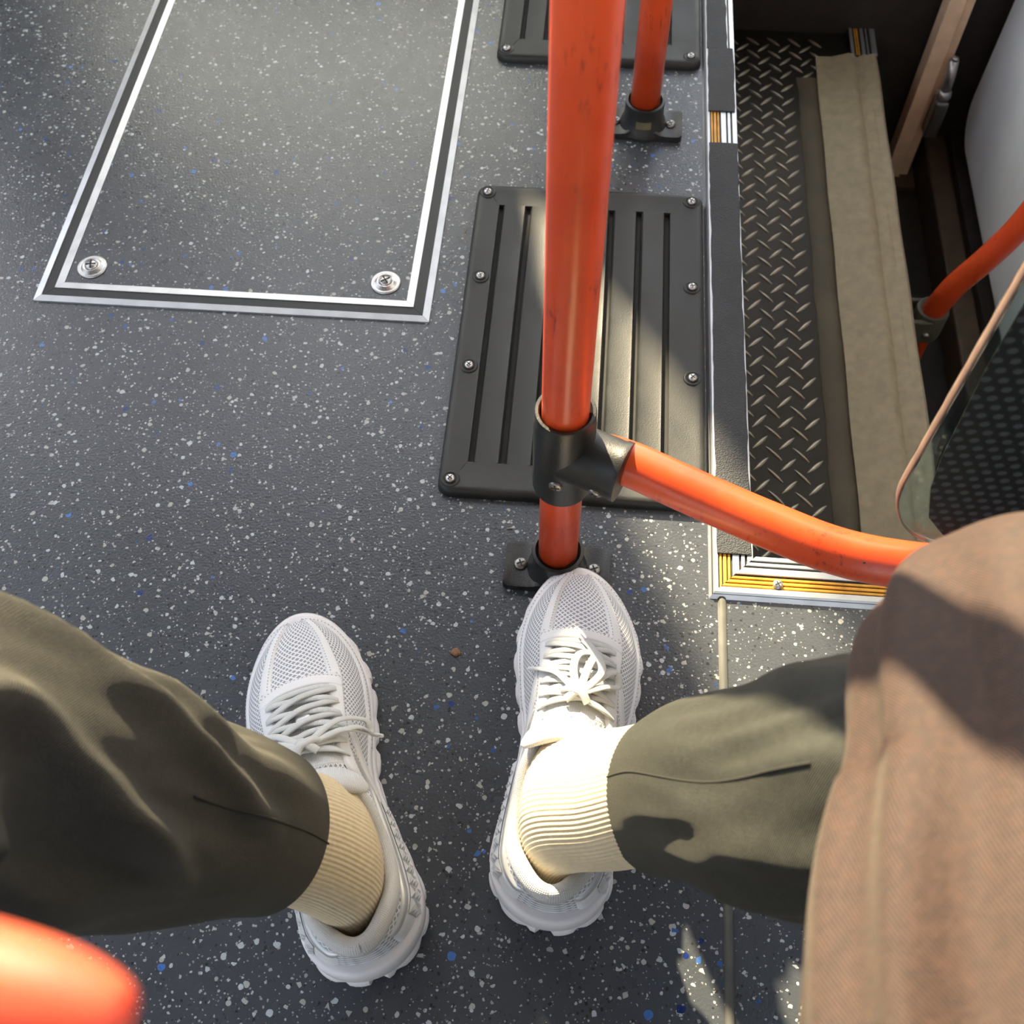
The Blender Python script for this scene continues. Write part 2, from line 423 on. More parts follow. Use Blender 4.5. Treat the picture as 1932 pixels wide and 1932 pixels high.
wf = struct(link('sun_blocker_right', *merge(P2([(-0.681, 0), (0.14, 0), (0.14, 0.55), (-0.681, 0.55)]), P2([(-0.10, 0.55), (0.14, 0.55), (0.14, 1.62), (-0.10, 1.62)]),  # right half of the added sun blocker
    P2([(-0.625, 1.12), (-0.10, 1.12), (-0.10, 1.62), (-0.60, 1.62), (-0.60, 1.30), (-0.615, 1.17)])), 'panel_dark', smooth=False))
link('glow_pane', *prism([(-0.681, 0.551), (-0.101, 0.551), (-0.101, 1.119), (-0.625, 1.119), (-0.645, 1.02), (-0.672, 0.93), (-0.681, 0.93)], 'y', 2.205, 2.225), 'glow_mat', wf, smooth=False)  # second added pane, its glow mirrored in the vinyl

# ------------------------------------------------------------------ step well: tread plate, tape, ramp cover
tp = thing('tread_plate', (0.24, 1.0, -0.20), 'dark diamond-pattern metal step plate in the step well', 'step')
link('plate', *box(0.148, 0.432, 0.448, 1.553, -0.206, -0.200), 'tread', tp, smooth=False)
def lens_mesh():
    LS = []
    n = 9
    for i in range(n):
        t = -1 + 2 * i / (n - 1); wv = 0.0027 * max(0.12, (1 - t * t)) ** 0.8; h = 0.0022 * max(0.05, 1 - t * t) ** 0.6
        LS.append([(t * 0.0135, -wv, 0), (t * 0.0135, -wv * 0.5, h * 0.8), (t * 0.0135, 0, h), (t * 0.0135, wv * 0.5, h * 0.8), (t * 0.0135, wv, 0)])
    return loops(LS, False, False, False)
lv, lf = lens_mesh()
bars = []
PX, PY = 0.0325, 0.0315
cnt = 0; proto = None
spots = []
for i in range(-1, 10):
    for j in range(0, 36):
        for k in (0, 1):
            x = 0.165 + i * PX + k * PX / 2; y = 0.47 + j * PY + k * PY / 2
            if 0.156 < x < 0.425 and 0.46 < y < 1.54 and not (x > 0.306 and y < 1.44) and not (x > 0.345):
                spots.append((y, x, k))
spots.sort()
vis = [s for s in spots if s[1] > 0.19 and s[0] > 0.56][:300]
rest = [s for s in spots if s not in vis]
for y, x, k in vis:
    if proto is None:
        proto = link('tread_bar', [(a, b, c) for a, b, c in lv], lf, 'tread_bar', None); proto.parent = tp; b = proto
    else:
        b = proto.copy(); COL.objects.link(b); b.parent = tp
    b.location = (x - 0.24, y - 1.0, 0.0); b.rotation_euler = (0, 0, (-1 if k else 1) * math.radians(45) + random.uniform(-.04, .04))
if rest:
    parts = []
    for y, x, k in rest:
        a = (-1 if k else 1) * PI / 4; ca, sa = math.cos(a), math.sin(a)
        parts.append(([(x + p[0] * ca - p[1] * sa, y + p[0] * sa + p[1] * ca, -0.2 + p[2]) for p in lv], lf))
    r_ = link('tread_bar_rest', *merge(*parts), 'tread_bar', tp); r_['kind'] = 'stuff'

# olive tape, wavy over the plate
LS = []
for i in range(60):
    y = 0.45 + (1.44 - 0.45) * i / 59; e = 0.0006 * math.sin(i * 1.9) + 0.0008 * math.sin(i * 0.7)
    x0 = 0.3105
    zz = lambda q: -0.1985 + 0.0008 * math.sin(y * 200 + q * 3)
    LS.append([(x0 + e, y, -0.1998), (x0 + e + 0.001, y, zz(0)), (x0 + 0.02, y, zz(1)), (0.346, y, zz(2)), (0.346, y, -0.1998)])
tag(link('floor_tape', *loops(LS, False, False, False), 'tape_olive', origin=(0.33, 1.0, -0.2)), 'crinkled olive-brown tape strip beside the beige ramp cover', 'tape')
# beige cover with a raised wave, folding over the step edge
prof = [(0.341, -0.1995), (0.341, -0.1955), (0.345, -0.1945), (0.365, -0.1940), (0.384, -0.1890), (0.391, -0.1865), (0.397, -0.188), (0.404, -0.194), (0.411, -0.189), (0.416, -0.1875), (0.420, -0.1885), (0.425, -0.186), (0.430, -0.186), (0.4345, -0.191), (0.4355, -0.197), (0.4355, -0.30), (0.4335, -0.30), (0.4335, -0.2)]
LS = []
for i in range(40):
    y = 0.45 + (1.487 - 0.45) * i / 39
    LS.append([(x + 0.0006 * math.sin(y * 31 + x * 90), y, z + (0.0005 * math.sin(y * 23 + x * 60) if 0.345 < x < 0.43 else 0)) for x, z in prof])
tag(link('ramp_cover', *loops(LS), 'beige', origin=(0.39, 1.0, -0.2), angle=40), 'long beige ramp cover strip along the outer edge of the step', 'cover strip')
# short bare length of step nosing at the far end
ns = thing('step_nosing', (0.415, 1.52, -0.2), 'short worn aluminium nosing bar at the far end of the step plate', 'trim')
link('profile', *box(0.396, 0.436, 1.489, 1.554, -0.199, -0.192), 'black_insert', ns, smooth=False)
for x0, x1, m in ((0.396, 0.401, 'alu_y'), (0.404, 0.4055, 'yellow'), (0.4075, 0.409, 'yellow'), (0.413, 0.418, 'alu_y'), (0.421, 0.4235, 'alu_y'), (0.428, 0.436, 'alu_y')):
    bevel(link('ridge', *box(x0, x1, 1.489, 1.554, -0.193, -0.1895), m, ns, smooth=False), 0.0006)

# gap beyond the step: ledge, door leaf, door post with latch
tag(bevel(link('door_ledge', *box(0.575, 0.612, 0.46, 1.552, -0.45, -0.385), 'brown_ledge', origin=(0.59, 1.0, -0.45), smooth=False), 0.004), 'long brown ledge at the foot of the white door', 'ledge')
def door_leaf():
    pts = []
    y0, z0, r = 1.535, -0.355, 0.07
    for i in range(9):
        a = math.radians(270 - 0 - (90) * i / 8)      # bottom -> far side
        pts.append((y0 - r + r * math.cos(math.radians(-90 + 90 * i / 8)), z0 + r + r * math.sin(math.radians(-90 + 90 * i / 8))))
    poly = [(0.452, z0)] + pts + [(y0, 1.7), (0.452, 1.7)]
    return poly
dp = door_leaf()
dr = link('door_1', *prism(dp, 'x', 0.622, 0.648), 'door_white', smooth=False); bevel(dr, 0.008, 4); struct(dr, 'white door leaf with rounded lower corner')
sealp = [(y + (0.012 if y > 1.0 else -0.0), z - 0.012) for y, z in dp]
link('rubber_seal', *prism(sealp, 'x', 0.630, 0.642), 'rubber', dr, smooth=False)
struct(link('trim_1', *box(0.6125, 0.660, 0.447, 1.554, -0.449, -0.372), 'brown_dark', smooth=False), 'dark sill under the door leaf')
struct(link('trim_2', *box(0.6495, 0.6605, 0.447, 1.554, -0.371, 0.70), 'brown_dark', smooth=False), 'dark outer door skin')
ps = thing('door_post', (0.535, 1.53, -0.45), 'pale tan painted door post with chipped paint beside the white door', 'post')
pp = lambda x0, x1, y0, y1: box(x0, x1, y0, y1, -0.448, 1.6)
bevel(link('post_face', *pp(0.520, 0.545, 1.505, 1.540), 'post', ps, smooth=False), 0.002)
bevel(link('post_flange', *pp(0.5455, 0.560, 1.512, 1.536), 'post', ps, smooth=False), 0.002)
link('base_plate', *box(0.505, 0.57, 1.48, 1.552, -0.449, -0.440), 'brown_ledge', ps, smooth=False)
la = thing('door_latch', (0.565, 1.49, -0.25), 'small tarnished metal latch on the tan door post', 'latch')
bevel(link('latch_body', *box(0.549, 0.571, 1.478, 1.508, -0.335, -0.265), 'dark_steel', la, smooth=False), 0.005, 3)
link('latch_cap', *lathe([(0.0, 0.0), (0.011, 0.0), (0.0125, 0.004), (0.011, 0.012), (0.006, 0.016), (0.0, 0.0165)], (0.560, 1.493, -0.264), 24), 'steel', la)
V, F = tube([(0.560, 1.493, -0.25), (0.560, 1.496, -0.225), (0.558, 1.500, -0.20)], [0.0085, 0.008, 0.0075], 16); link('latch_arm', V, F, 'steel', la)
link('rivet', *lathe([(0.0, 0.0), (0.006, 0.0), (0.005, 0.004), (0.0, 0.005)], (0.558, 1.498, -0.198), 16), 'steel', la)

# ------------------------------------------------------------------ trim round the well
def screw_cross(name, R, h, mat, parent, loc, mat2='slot', rz=0.3):
    """domed screw head with a recessed cross"""
    prof = [(0.0, -0.001), (R, -0.001), (R, h * 0.35), (R * 0.86, h * 0.8), (R * 0.5, h), (0.0, h * 1.02)]
    V, F = lathe(prof, (0, 0, 0), 20)
    o = link(name, V, F, mat); o.parent = parent; o.location = loc; o.rotation_euler = (0, 0, rz)
    V, F = merge(box(-R * 0.6, R * 0.6, -R * 0.11, R * 0.11, h * 0.7, h * 1.06), box(-R * 0.11, R * 0.11, -R * 0.6, R * 0.6, h * 0.7, h * 1.062))
    c = link('cross_recess', V, F, mat2, smooth=False); c.parent = o
    return o

# side trim along the well
st = thing('step_edge_trim', (0.155, 1.0, 0.0), 'long aluminium trim with black grip tape along the step well', 'trim')
Y0, Y1 = 0.437, 2.15
def mitre_y(x0, x1, z0, z1, y1=Y1):
    # strip running along y, its near end cut at 45 degrees
    V = []
    for (x, z) in ((x0, z0), (x1, z0), (x1, z1), (x0, z1)): V.append((x, 0.437 + (x - 0.1346), z))
    for (x, z) in ((x0, z0), (x1, z0), (x1, z1), (x0, z1)): V.append((x, y1, z))
    return V, [(0, 1, 2, 3), (7, 6, 5, 4), (1, 0, 4, 5), (2, 1, 5, 6), (3, 2, 6, 7), (0, 3, 7, 4)]
def mitre_x(y0, y1, z0, z1, x1=0.66):
    V = []
    for (y, z) in ((y0, z0), (y1, z0), (y1, z1), (y0, z1)): V.append((0.1346 + (y - 0.437), y, z))
    for (y, z) in ((y0, z0), (y1, z0), (y1, z1), (y0, z1)): V.append((x1, y, z))
    return V, [(3, 2, 1, 0), (4, 5, 6, 7), (0, 1, 5, 4), (1, 2, 6, 5), (2, 3, 7, 6), (3, 0, 4, 7)]
link('base_profile', *mitre_y(0.1370, 0.174, -0.012, 0.0045), 'black_insert', st, smooth=False)
Vb = [(0.1346, 0.437, 0.0), (0.1395, 0.4419, 0.0065), (0.1425, 0.4449, 0.0068), (0.1425, 0.4449, 0.002), (0.1346, Y1, 0.0), (0.1395, Y1, 0.0065), (0.1425, Y1, 0.0068), (0.1425, Y1, 0.002)]
link('outer_lip', Vb, [(0, 1, 2, 3), (7, 6, 5, 4), (0, 4, 5, 1), (1, 5, 6, 2), (2, 6, 7, 3), (3, 7, 4, 0)], 'alu_y', st, smooth=False)
for x0, x1, m in ((0.1440, 0.1462, 'yellow'), (0.1475, 0.1505, 'yellow'), (0.1518, 0.1540, 'yellow'), (0.1560, 0.1622, 'alu_y'), (0.1640, 0.1675, 'alu_y'), (0.1695, 0.1752, 'alu_y')):
    bevel(link('stripe' if m == 'yellow' else 'ridge', *mitre_y(x0, x1, 0.003, 0.0068 if m != 'yellow' else 0.0062), m, st, smooth=False), 0.0005, 2)
def tape(y0, y1, x0, x1):
    random.seed(int(y0 * 1000)); n = max(12, int((y1 - y0) / 0.012)); LS = []
    for i in range(n + 1):
        y = y0 + (y1 - y0) * i / n; a = random.uniform(-.0006, .0006); b = random.uniform(-.0008, .0008)
        LS.append([(x0 + a, y, 0.0066), (x0 + a, y, 0.0082), ((x0 + x1) / 2, y, 0.0086), (x1 + b - 0.001, y, 0.0083), (x1 + b, y, 0.0066)])
    return loops(LS)
link('grip_tape', *tape(0.481, 0.93, 0.1415, 0.1742), 'grip', st, smooth=False)
link('grip_tape', *tape(0.9302, 1.038, 0.1410, 0.1748), 'grip', st, smooth=False)
link('grip_tape', *tape(1.095, 1.215, 0.1412, 0.1738), 'grip', st, smooth=False)
link('grip_tape', *tape(1.2152, 1.60, 0.1405, 0.1665), 'grip', st, smooth=False)
# front trim across the near end of the well
ft = thing('step_front_trim', (0.4, 0.46, 0.0), 'aluminium trim with yellow and black ridges across the near end of the step well', 'trim')
link('base_profile', *mitre_x(0.4400, 0.4770, -0.012, 0.0045), 'black_insert', ft, smooth=False)
Vb = [(0.1346, 0.437, 0.0), (0.1395, 0.4419, 0.0065), (0.1445, 0.4469, 0.0068), (0.1445, 0.4469, 0.002), (0.66, 0.437, 0.0), (0.66, 0.4419, 0.0065), (0.66, 0.4469, 0.0068), (0.66, 0.4469, 0.002)]
link('outer_lip', Vb, [(3, 2, 1, 0), (4, 5, 6, 7), (1, 5, 4, 0), (2, 6, 5, 1), (3, 7, 6, 2), (0, 4, 7, 3)], 'alu', ft, smooth=False)
for y0, y1, m in ((0.4483, 0.4508, 'yellow'), (0.4522, 0.4552, 'yellow'), (0.4566, 0.4590, 'yellow'), (0.4612, 0.4682, 'alu'), (0.4702, 0.4737, 'alu'), (0.4757, 0.4802, 'alu')):
    bevel(link('stripe' if m == 'yellow' else 'ridge', *mitre_x(y0, y1, 0.003, 0.0068 if m != 'yellow' else 0.0062), m, ft, smooth=False), 0.0005, 2)
screw_cross('screw', 0.0048, 0.0028, 'steel', ft, (0.1965 - 0.4, 0.4525 - 0.46, 0.0062), rz=0.5)
screw_cross('screw', 0.0048, 0.0028, 'steel', ft, (0.42 - 0.4, 0.4535 - 0.46, 0.0062))

# ------------------------------------------------------------------ floor hatch
ha = thing('floor_hatch', (-0.38, 1.2, 0.0), 'speckled floor hatch panel framed in double aluminium and black strips', 'floor hatch')
hx0, hx1, hy0, hy1 = -0.5965, -0.1605, 0.7425, 1.75
def ring_sides(d0, d1, zb, z0, z1, name, mat_x, mat_y):
    """four mitred sides between inset d0 and d1"""
    A = [(hx0 + d0, hy0 + d0), (hx1 - d0, hy0 + d0), (hx1 - d0, hy1 - d0), (hx0 + d0, hy1 - d0)]
    B = [(hx0 + d1, hy0 + d1), (hx1 - d1, hy0 + d1), (hx1 - d1, hy1 - d1), (hx0 + d1, hy1 - d1)]
    for i in range(4):
        j = (i + 1) % 4; e = 0.0002
        a0, a1, b0, b1 = (Vector(A[i]), Vector(A[j]), Vector(B[i]), Vector(B[j]))
        dd = (a1 - a0).normalized() * e; a0 += dd; b0 += dd; a1 -= dd; b1 -= dd
        V = [(*a0, zb), (*a1, zb), (*b1, zb), (*b0, zb), (*a0, z0), (*a1, z0), (*b1, z1), (*b0, z1)]
        link(name, V, [(3, 2, 1, 0), (4, 5, 6, 7), (0, 1, 5, 4), (1, 2, 6, 5), (2, 3, 7, 6), (3, 0, 4, 7)], mat_x if i % 2 == 0 else mat_y, ha, smooth=False)
ring_sides(0.0, 0.0075, 0.0, 0.0022, 0.0034, 'outer_rail', 'alu', 'alu_y')
ring_sides(0.0075, 0.0190, 0.0, 0.0024, 0.0024, 'rubber_insert', 'black_insert', 'black_insert')
ring_sides(0.0190, 0.0275, 0.0, 0.0034, 0.0028, 'inner_rail', 'alu', 'alu_y')
link('panel', *box(hx0 + 0.0277, hx1 - 0.0277, hy0 + 0.0277, hy1 - 0.0277, 0.0, 0.0020), 'vinyl_panel', ha, smooth=False)
for sx, rz in ((-0.545, 0.2), (-0.2145, 0.6)):
    V, F = lathe([(0.0, 0.0), (0.0166, 0.0), (0.0166, 0.0012), (0.0150, 0.0022), (0.0132, 0.0012), (0.0120, 0.0014), (0.0098, 0.0042), (0.0085, 0.0046), (0.0074, 0.0030), (0.0, 0.0028)], (0, 0, 0), 48)
    o = link('screw_cup', V, F, 'steel'); o.parent = ha; o.location = (sx + 0.38, 0.7945 - 1.2, 0.002)
    V, F = lathe([(0.0, 0.0025), (0.0072, 0.0025), (0.0070, 0.0042), (0.0050, 0.0056), (0.0, 0.0062)], (0, 0, 0), 32)
    s = link('screw', V, F, 'steel'); s.parent = o; s.rotation_euler = (0, 0, rz)
    R = 0.0055
    V, F = merge(box(-R, R, -0.0006, 0.0006, 0.0050, 0.0066), box(-0.0006, 0.0006, -R, R, 0.0050, 0.0067))
    k = link('cross_recess', V, F, 'slot', smooth=False); k.parent = o; k.rotation_euler = (0, 0, rz)

# ------------------------------------------------------------------ black vent covers
def vent_cover(y0, y1, label):
    x0, x1 = -0.127, 0.1335
    t = thing('vent_cover', ((x0 + x1) / 2, (y0 + y1) / 2, 0.0), label, 'vent cover', 'black slotted floor covers')
    Hh = 0.0105
    sx0, sx1 = x0 + 0.027, x1 - 0.0385; sy0, sy1 = y0 + 0.036, y1 - 0.033
    n = 6
    out = rrect(x0, x1, y0, y1, 0.014, n)
    q = n + 1
    inn = []
    for k, (cx, cy) in enumerate(((sx1, sy1), (sx0, sy1), (sx0, sy0), (sx1, sy0))):
        for i in range(q):
            inn.append((cx, cy))
    # spread inner points of one corner slightly so that faces stay valid
    def ins(L, d, z, r=0.014):
        return [(x, y, z) for x, y in rrect(x0 + d, x1 - d, y0 + d, y1 - d, max(0.004, r - d), n)]
    def hole(z): return [(cx + 0.00015 * (i - n / 2) * ((-1) if k in (0, 2) else 1), cy + 0.0, z) for k, (cx, cy) in enumerate(((sx1, sy1), (sx0, sy1), (sx0, sy0), (sx1, sy0))) for i in range(q)]
    LS = [ins(out, 0.0, 0.0), ins(out, 0.0004, 0.005), ins(out, 0.0018, 0.0088), ins(out, 0.0045, 0.0103), ins(out, 0.008, Hh), ins(out, 0.012, 0.0099), hole(0.0099), hole(0.004)]
    V, F = loops(LS, True, False, False)
    link('frame', V, F, 'rubber', t, angle=50)
    link('base_plate', *box(x0 + 0.008, x1 - 0.008, y0 + 0.008, y1 - 0.008, 0.0, 0.0042), 'slot', t, smooth=False)
    ns_ = 7; sw = 0.0056; pitch = (sx1 - sx0 - sw) / (ns_ - 1)
    for i in range(ns_ - 1):
        a = sx0 + i * pitch + sw; b = sx0 + (i + 1) * pitch; e = 0.0016
        pr = [(a - 0.0006, 0.0042), (a, 0.0085), (a + e, 0.0104), (a + 2.6 * e, 0.0099), (b - 2.6 * e, 0.0099), (b - e, 0.0104), (b, 0.0085), (b + 0.0006, 0.0042)]
        link('rib', *prism(pr, 'y', sy0, sy1), 'rubber', t, angle=50)
    hx = (x0 + 0.0125, x1 - 0.0140)
    hy = [y0 + 0.0145 + (y1 - y0 - 0.029) * f for f in (0, 0.355, 0.67, 1.0)]
    for j, xx in enumerate(hx):
        for k, yy in enumerate(hy):
            px = xx + (0.004 if (j == 0 and k in (1, 2)) else 0)
            V, F = lathe([(0.0, 0.0), (0.0095, 0.0), (0.0090, 0.0010), (0.0074, 0.0017), (0.0068, 0.0010), (0.0, 0.0008)], (0, 0, 0), 24)
            o = link('screw_boss', V, F, 'rubber'); o.parent = t; o.location = (px - (x0 + x1) / 2, yy - (y0 + y1) / 2, 0.0098)
            s = screw_cross('screw', 0.0047, 0.0030, 'steel', o, (0, 0, 0.0012), rz=random.uniform(0, 1.5))
            # keep three levels only: join the cross into the screw
            c = s.children[0]
            me = s.data
            bm = bmesh.new(); bm.from_mesh(me); nf = len(bm.faces); bm.from_mesh(c.data)
            bm.faces.ensure_lookup_table()
            for f in bm.faces[nf:]: f.material_index = 1
            bm.to_mesh(me); bm.free(); me.materials.append(MAT['slot'])
            bpy.data.objects.remove(c)
    return t
vent_cover(0.527, 0.948, 'black slotted rubber floor cover behind the nearer orange pole')
vent_cover(1.178, 1.60, 'black slotted rubber floor cover at the top edge beyond the farther pole')

# ------------------------------------------------------------------ poles
def flange(t, cx, cy, hw, rz, sticker):
    """base plate, collar, screws in thing t (thing origin at the pole foot)"""
    V, F = [], []
    def yw(s): return 0.0235 + 0.001 * math.cos(s * PI)
    LS = []
    for i in range(25):
        s = -1 + 2 * i / 24; x = s * hw; b = 0.0235 - (0.003 if abs(s) > 0.97 else 0)
        dip = max(0.0, 1 - ((abs(x) - hw * 0.70) / 0.017) ** 2) if abs(s) < 0.99 else 0
        zt = 0.0125 - 0.0055 * dip ** 0.5 if dip > 0 else 0.0125
        if abs(s) > 0.97: zt = 0.009
        LS.append([(x, -b, 0), (x, -b, zt * 0.7 + 0.003), (x, -b + 0.003, zt + 0.001), (x, 0, zt), (x, b - 0.003, zt + 0.001), (x, b, zt * 0.7 + 0.003), (x, b, 0)])
    V, F = loops(LS, True)
    pr = link('base_plate', V, F, 'plastic', None, angle=40); pr.parent = t; pr.rotation_euler = (0, 0, rz)
    V, F = lathe([(0.0178, 0.005), (0.0285, 0.005), (0.0265, 0.013), (0.0240, 0.018), (0.0232, 0.030), (0.0236, 0.038), (0.0232, 0.0405), (0.0205, 0.041), (0.0196, 0.0395), (0.0178, 0.037)], (0, 0, 0), 48)
    c = link('collar', V, F, 'plastic', None, angle=50); c.parent = t
    for s in (-1, 1):
        x = s * hw * 0.70
        so = screw_cross('screw', 0.0062, 0.0030, 'dark_steel', t, (x * math.cos(rz), x * math.sin(rz), 0.0075), rz=0.4)
    # recessed marking plate on the collar
    LS = []
    for i in range(9):
        a = math.radians(-90 - 22 + 44 * i / 8)
        LS.append([(math.cos(a) * 0.0247, math.sin(a) * 0.0247, 0.016), (math.cos(a) * 0.0239, math.sin(a) * 0.0239, 0.0265)])
    V, F = loops(LS, False, False, False)
    m = link('marking_plate', V, F, sticker, None); m.parent = t

def stanchion(x, y, label, hw, rz, sticker):
    t = thing('stanchion', (x, y, 0.0), label, 'pole', 'vertical orange grab poles')
    V, F = tube([(0, 0, z) for z in (0.012, 0.2, 0.6, 1.2, 1.9, 2.345)], 0.0175, 40, up=(0, 1, 0))
    o = link('pole', V, F, 'orange'); o.parent = t
    flange(t, x, y, hw, rz, sticker)
    return t
stanchion(-0.0055, 0.455, 'nearer upright orange pole with a side rail joint, in front of the white shoe', 0.0485, -0.02, 'plastic')
stanchion(0.0615, 1.068, 'farther upright orange pole between the two black floor covers', 0.0475, -0.03, 'sticker')

# curved rail from the tee
rail_pts = [(-0.004, 0.4545, 0.203), (0.038, 0.4475, 0.203), (0.090, 0.4245, 0.203), (0.148, 0.3985, 0.204), (0.195, 0.3800, 0.205), (0.240, 0.3725, 0.205), (0.30, 0.371, 0.205), (0.45, 0.371, 0.205), (0.655, 0.371, 0.205)]
rl = thing('hand_rail', (0.30, 0.38, 0.205), 'low curved orange rail branching from the nearer pole toward the right knee', 'rail')
V, F = tube(crom(rail_pts, 90), 0.0175, 40); link('tube', V, F, 'orange', rl)
def chip(base, nrm, sx, sy, par):
    nrm = Vector(nrm).normalized(); q = Vector((0, 0, 1)).rotation_difference(nrm); rnd = random.Random(int(base[0] * 9e4))
    P_ = [(sx * math.cos(2 * PI * i / 9) * rnd.uniform(0.6, 1.2), sy * math.sin(2 * PI * i / 9) * rnd.uniform(0.6, 1.2)) for i in range(9)]
    c_ = Vector(base) + nrm * 0.0173
    link('paint_chip', *loops([[c_ + q @ Vector((x, y, 0)) for x, y in P_], [c_ + q @ Vector((x * 0.9, y * 0.9, 0.0004)) for x, y in P_]]), 'slot', par, smooth=False)
for bx, nx, sx, sy in ((0.2215, 0.10, 0.0016, 0.0012), (0.2195, 0.34, 0.0010, 0.0017), (0.2125, 0.12, 0.0011, 0.0008), (0.2275, 0.10, 0.0008, 0.0007)):
    chip((bx, 0.3755, 0.205), (-0.15, -0.75 + nx * 1.4, 0.70), sx, sy, rl)
# tee connector
te = thing('tee_joint', (-0.0055, 0.455, 0.15), 'black T-shaped clamp joining the curved rail to the nearer pole', 'clamp')
V, F = lathe([(0.0177, 0.0), (0.0232, 0.0), (0.0236, 0.002), (0.0236, 0.084), (0.0232, 0.0865), (0.0228, 0.089), (0.0228, 0.097), (0.0222, 0.0985), (0.0200, 0.0985), (0.0188, 0.096), (0.0177, 0.09)], (-0.0055, 0.455, 0.155), 56)
link('sleeve', V, F, 'plastic', te, angle=45)
ax = (Vector(rail_pts[1]) - Vector(rail_pts[0])).normalized(); ax = Vector((0.93, -0.36, 0)).normalized()
b0 = Vector((-0.0055, 0.455, 0.203)); cpts = [b0, b0 + ax * 0.02, b0 + ax * 0.044, b0 + ax * 0.046, b0 + ax * 0.050, b0 + ax * 0.051]
V, F = tube(cpts, [0.0235, 0.0235, 0.0232, 0.0240, 0.0240, 0.0180], 48); link('branch', V, F, 'plastic', te, angle=45)
def tee_screw(pos, nrm):
    V, F = lathe([(0.0, -0.002), (0.0056, -0.002), (0.0056, 0.0006), (0.0040, 0.0016), (0.0, 0.0018)], (0, 0, 0), 20)
    V2, F2 = merge(box(-0.0034, 0.0034, -0.0006, 0.0006, 0.0012, 0.0021), box(-0.0006, 0.0006, -0.0034, 0.0034, 0.0012, 0.00212))
    q = Vector((0, 0, 1)).rotation_difference(Vector(nrm))
    f = lambda VV: [q @ Vector(v) + Vector(pos) for v in VV]
    s = link('screw', f(V), F, 'dark_steel', te); link('cross_recess', f(V2), F2, 'slot', s, smooth=False)
tee_screw(Vector((-0.0055, 0.455, 0.185)) + Vector((-0.18, -0.98, 0)).normalized() * 0.0236, (-0.18, -0.98, 0.0))
sn = Vector((-ax.y * -1, -ax.x, 0)); sn = Vector((-0.36, -0.93, 0)).normalized()
tee_screw(b0 + ax * 0.036 + (sn * 0.95 + Vector((0, 0, -0.3))).normalized() * 0.0234, (sn * 0.95 + Vector((0, 0, -0.3))))

# far rail by the door with bracket
dr2 = thing('door_rail', (0.487, 1.04, -0.45), 'scuffed orange door rail bending up to the right beside the white door', 'rail')
pts = crom([(0.500, 1.060, -0.449), (0.500, 1.060, -0.36), (0.501, 1.057, -0.29), (0.510, 1.050, -0.225), (0.528, 1.042, -0.165), (0.550, 1.046, -0.110), (0.562, 1.048, -0.04), (0.564, 1.048, 0.08), (0.564, 1.048, 0.5)], 70)
V, F = tube(pts, 0.0165, 36, up=(0, 1, 0)); link('tube', V, F, 'orange', dr2)
bk = thing('rail_bracket', (0.46, 1.04, -0.32), 'olive-grey clamp bracket holding the orange door rail', 'bracket')
V, F = lathe([(0.0168, 0.0), (0.0225, 0.0), (0.0235, 0.004), (0.0235, 0.044), (0.0222, 0.049), (0.0195, 0.050), (0.0168, 0.048)], (0.5005, 1.0585, -0.330), 40)
link('ring', V, F, 'bracket', bk, angle=45)
for y0, y1 in ((1.0335, 1.0415), (1.0755, 1.0825)):
    bevel(link('arm', *box(0.436, 0.500, y0, y1, -0.328, -0.286), 'bracket', bk, smooth=False), 0.002)
V, F = tube([(0.4955, 1.0345, -0.309), (0.4955, 1.0295, -0.309)], 0.0045, 16); link('bolt', V, F, 'steel', bk)

# ------------------------------------------------------------------ dotted glass screen above the rail
gs = thing('glass_screen', (0.42, 0.38, 0.222), 'smoked glass draught screen with a dotted black film, above the curved rail', 'glass screen')
GL, GB, GT, GY = 0.2140, 0.2262, 1.25, 0.382
pts2 = []
r = 0.062
for i in range(17):
    a = math.radians(180 + 90 * i / 16)
    pts2.append((GL + 0.055 + 0.055 * math.cos(a), GB + 0.075 + 0.075 * math.sin(a)))
gpoly = pts2 + [(0.64, GB), (0.64, GT), (GL, GT)]
V, F = prism(gpoly, 'y', GY - 0.005, GY + 0.005)
pane = link('pane', V, F, 'glass', gs, smooth=False)
bm = bmesh.new(); bm.from_mesh(pane.data); bmesh.ops.recalc_face_normals(bm, faces=bm.faces); bm.to_mesh(pane.data); bm.free()
# bevelled rim along the visible edge
rim = [(GL + 0.0002, GY, GT)] + [(p[0], GY, p[1]) for p in pts2] + [(0.64, GY, GB)]
LS = []
for p in rim:
    LS.append(p)
V, F = tube(rim, 0.0011, 8, up=(0, 1, 0), flat=0.0040); link('edge_rim', V, F, 'glass_edge', gs)
fp = [(GL + 0.016, GB + 0.075), (GL + 0.026, GB + 0.040), (GL + 0.046, GB + 0.014), (GL + 0.07, GB + 0.006), (0.64, GB + 0.006), (0.64, GT), (GL + 0.004, GT), (GL + 0.006, GB + 0.20), (GL + 0.011, GB + 0.11)]
V, F = prism(fp, 'y', GY - 0.0064, GY - 0.0056)
link('dotted_film', V, F, 'film', gs, smooth=False, uv=[(v[0], v[2]) for v in V])
for cx in (0.40, 0.58):
    V, F = lathe([(0.0177, -0.014), (0.0215, -0.014), (0.0215, 0.014), (0.0177, 0.014)], (0, 0, 0), 32)
    V = [(cx + v[2], 0.371 + v[0], 0.205 + v[1]) for v in V]
    c = link('clamp', V, F, 'plastic', gs, angle=40)
    link('clamp_jaw', *box(cx - 0.012, cx + 0.012, GY - 0.012, GY - 0.0052, 0.215, 0.250), 'plastic', c, smooth=False)

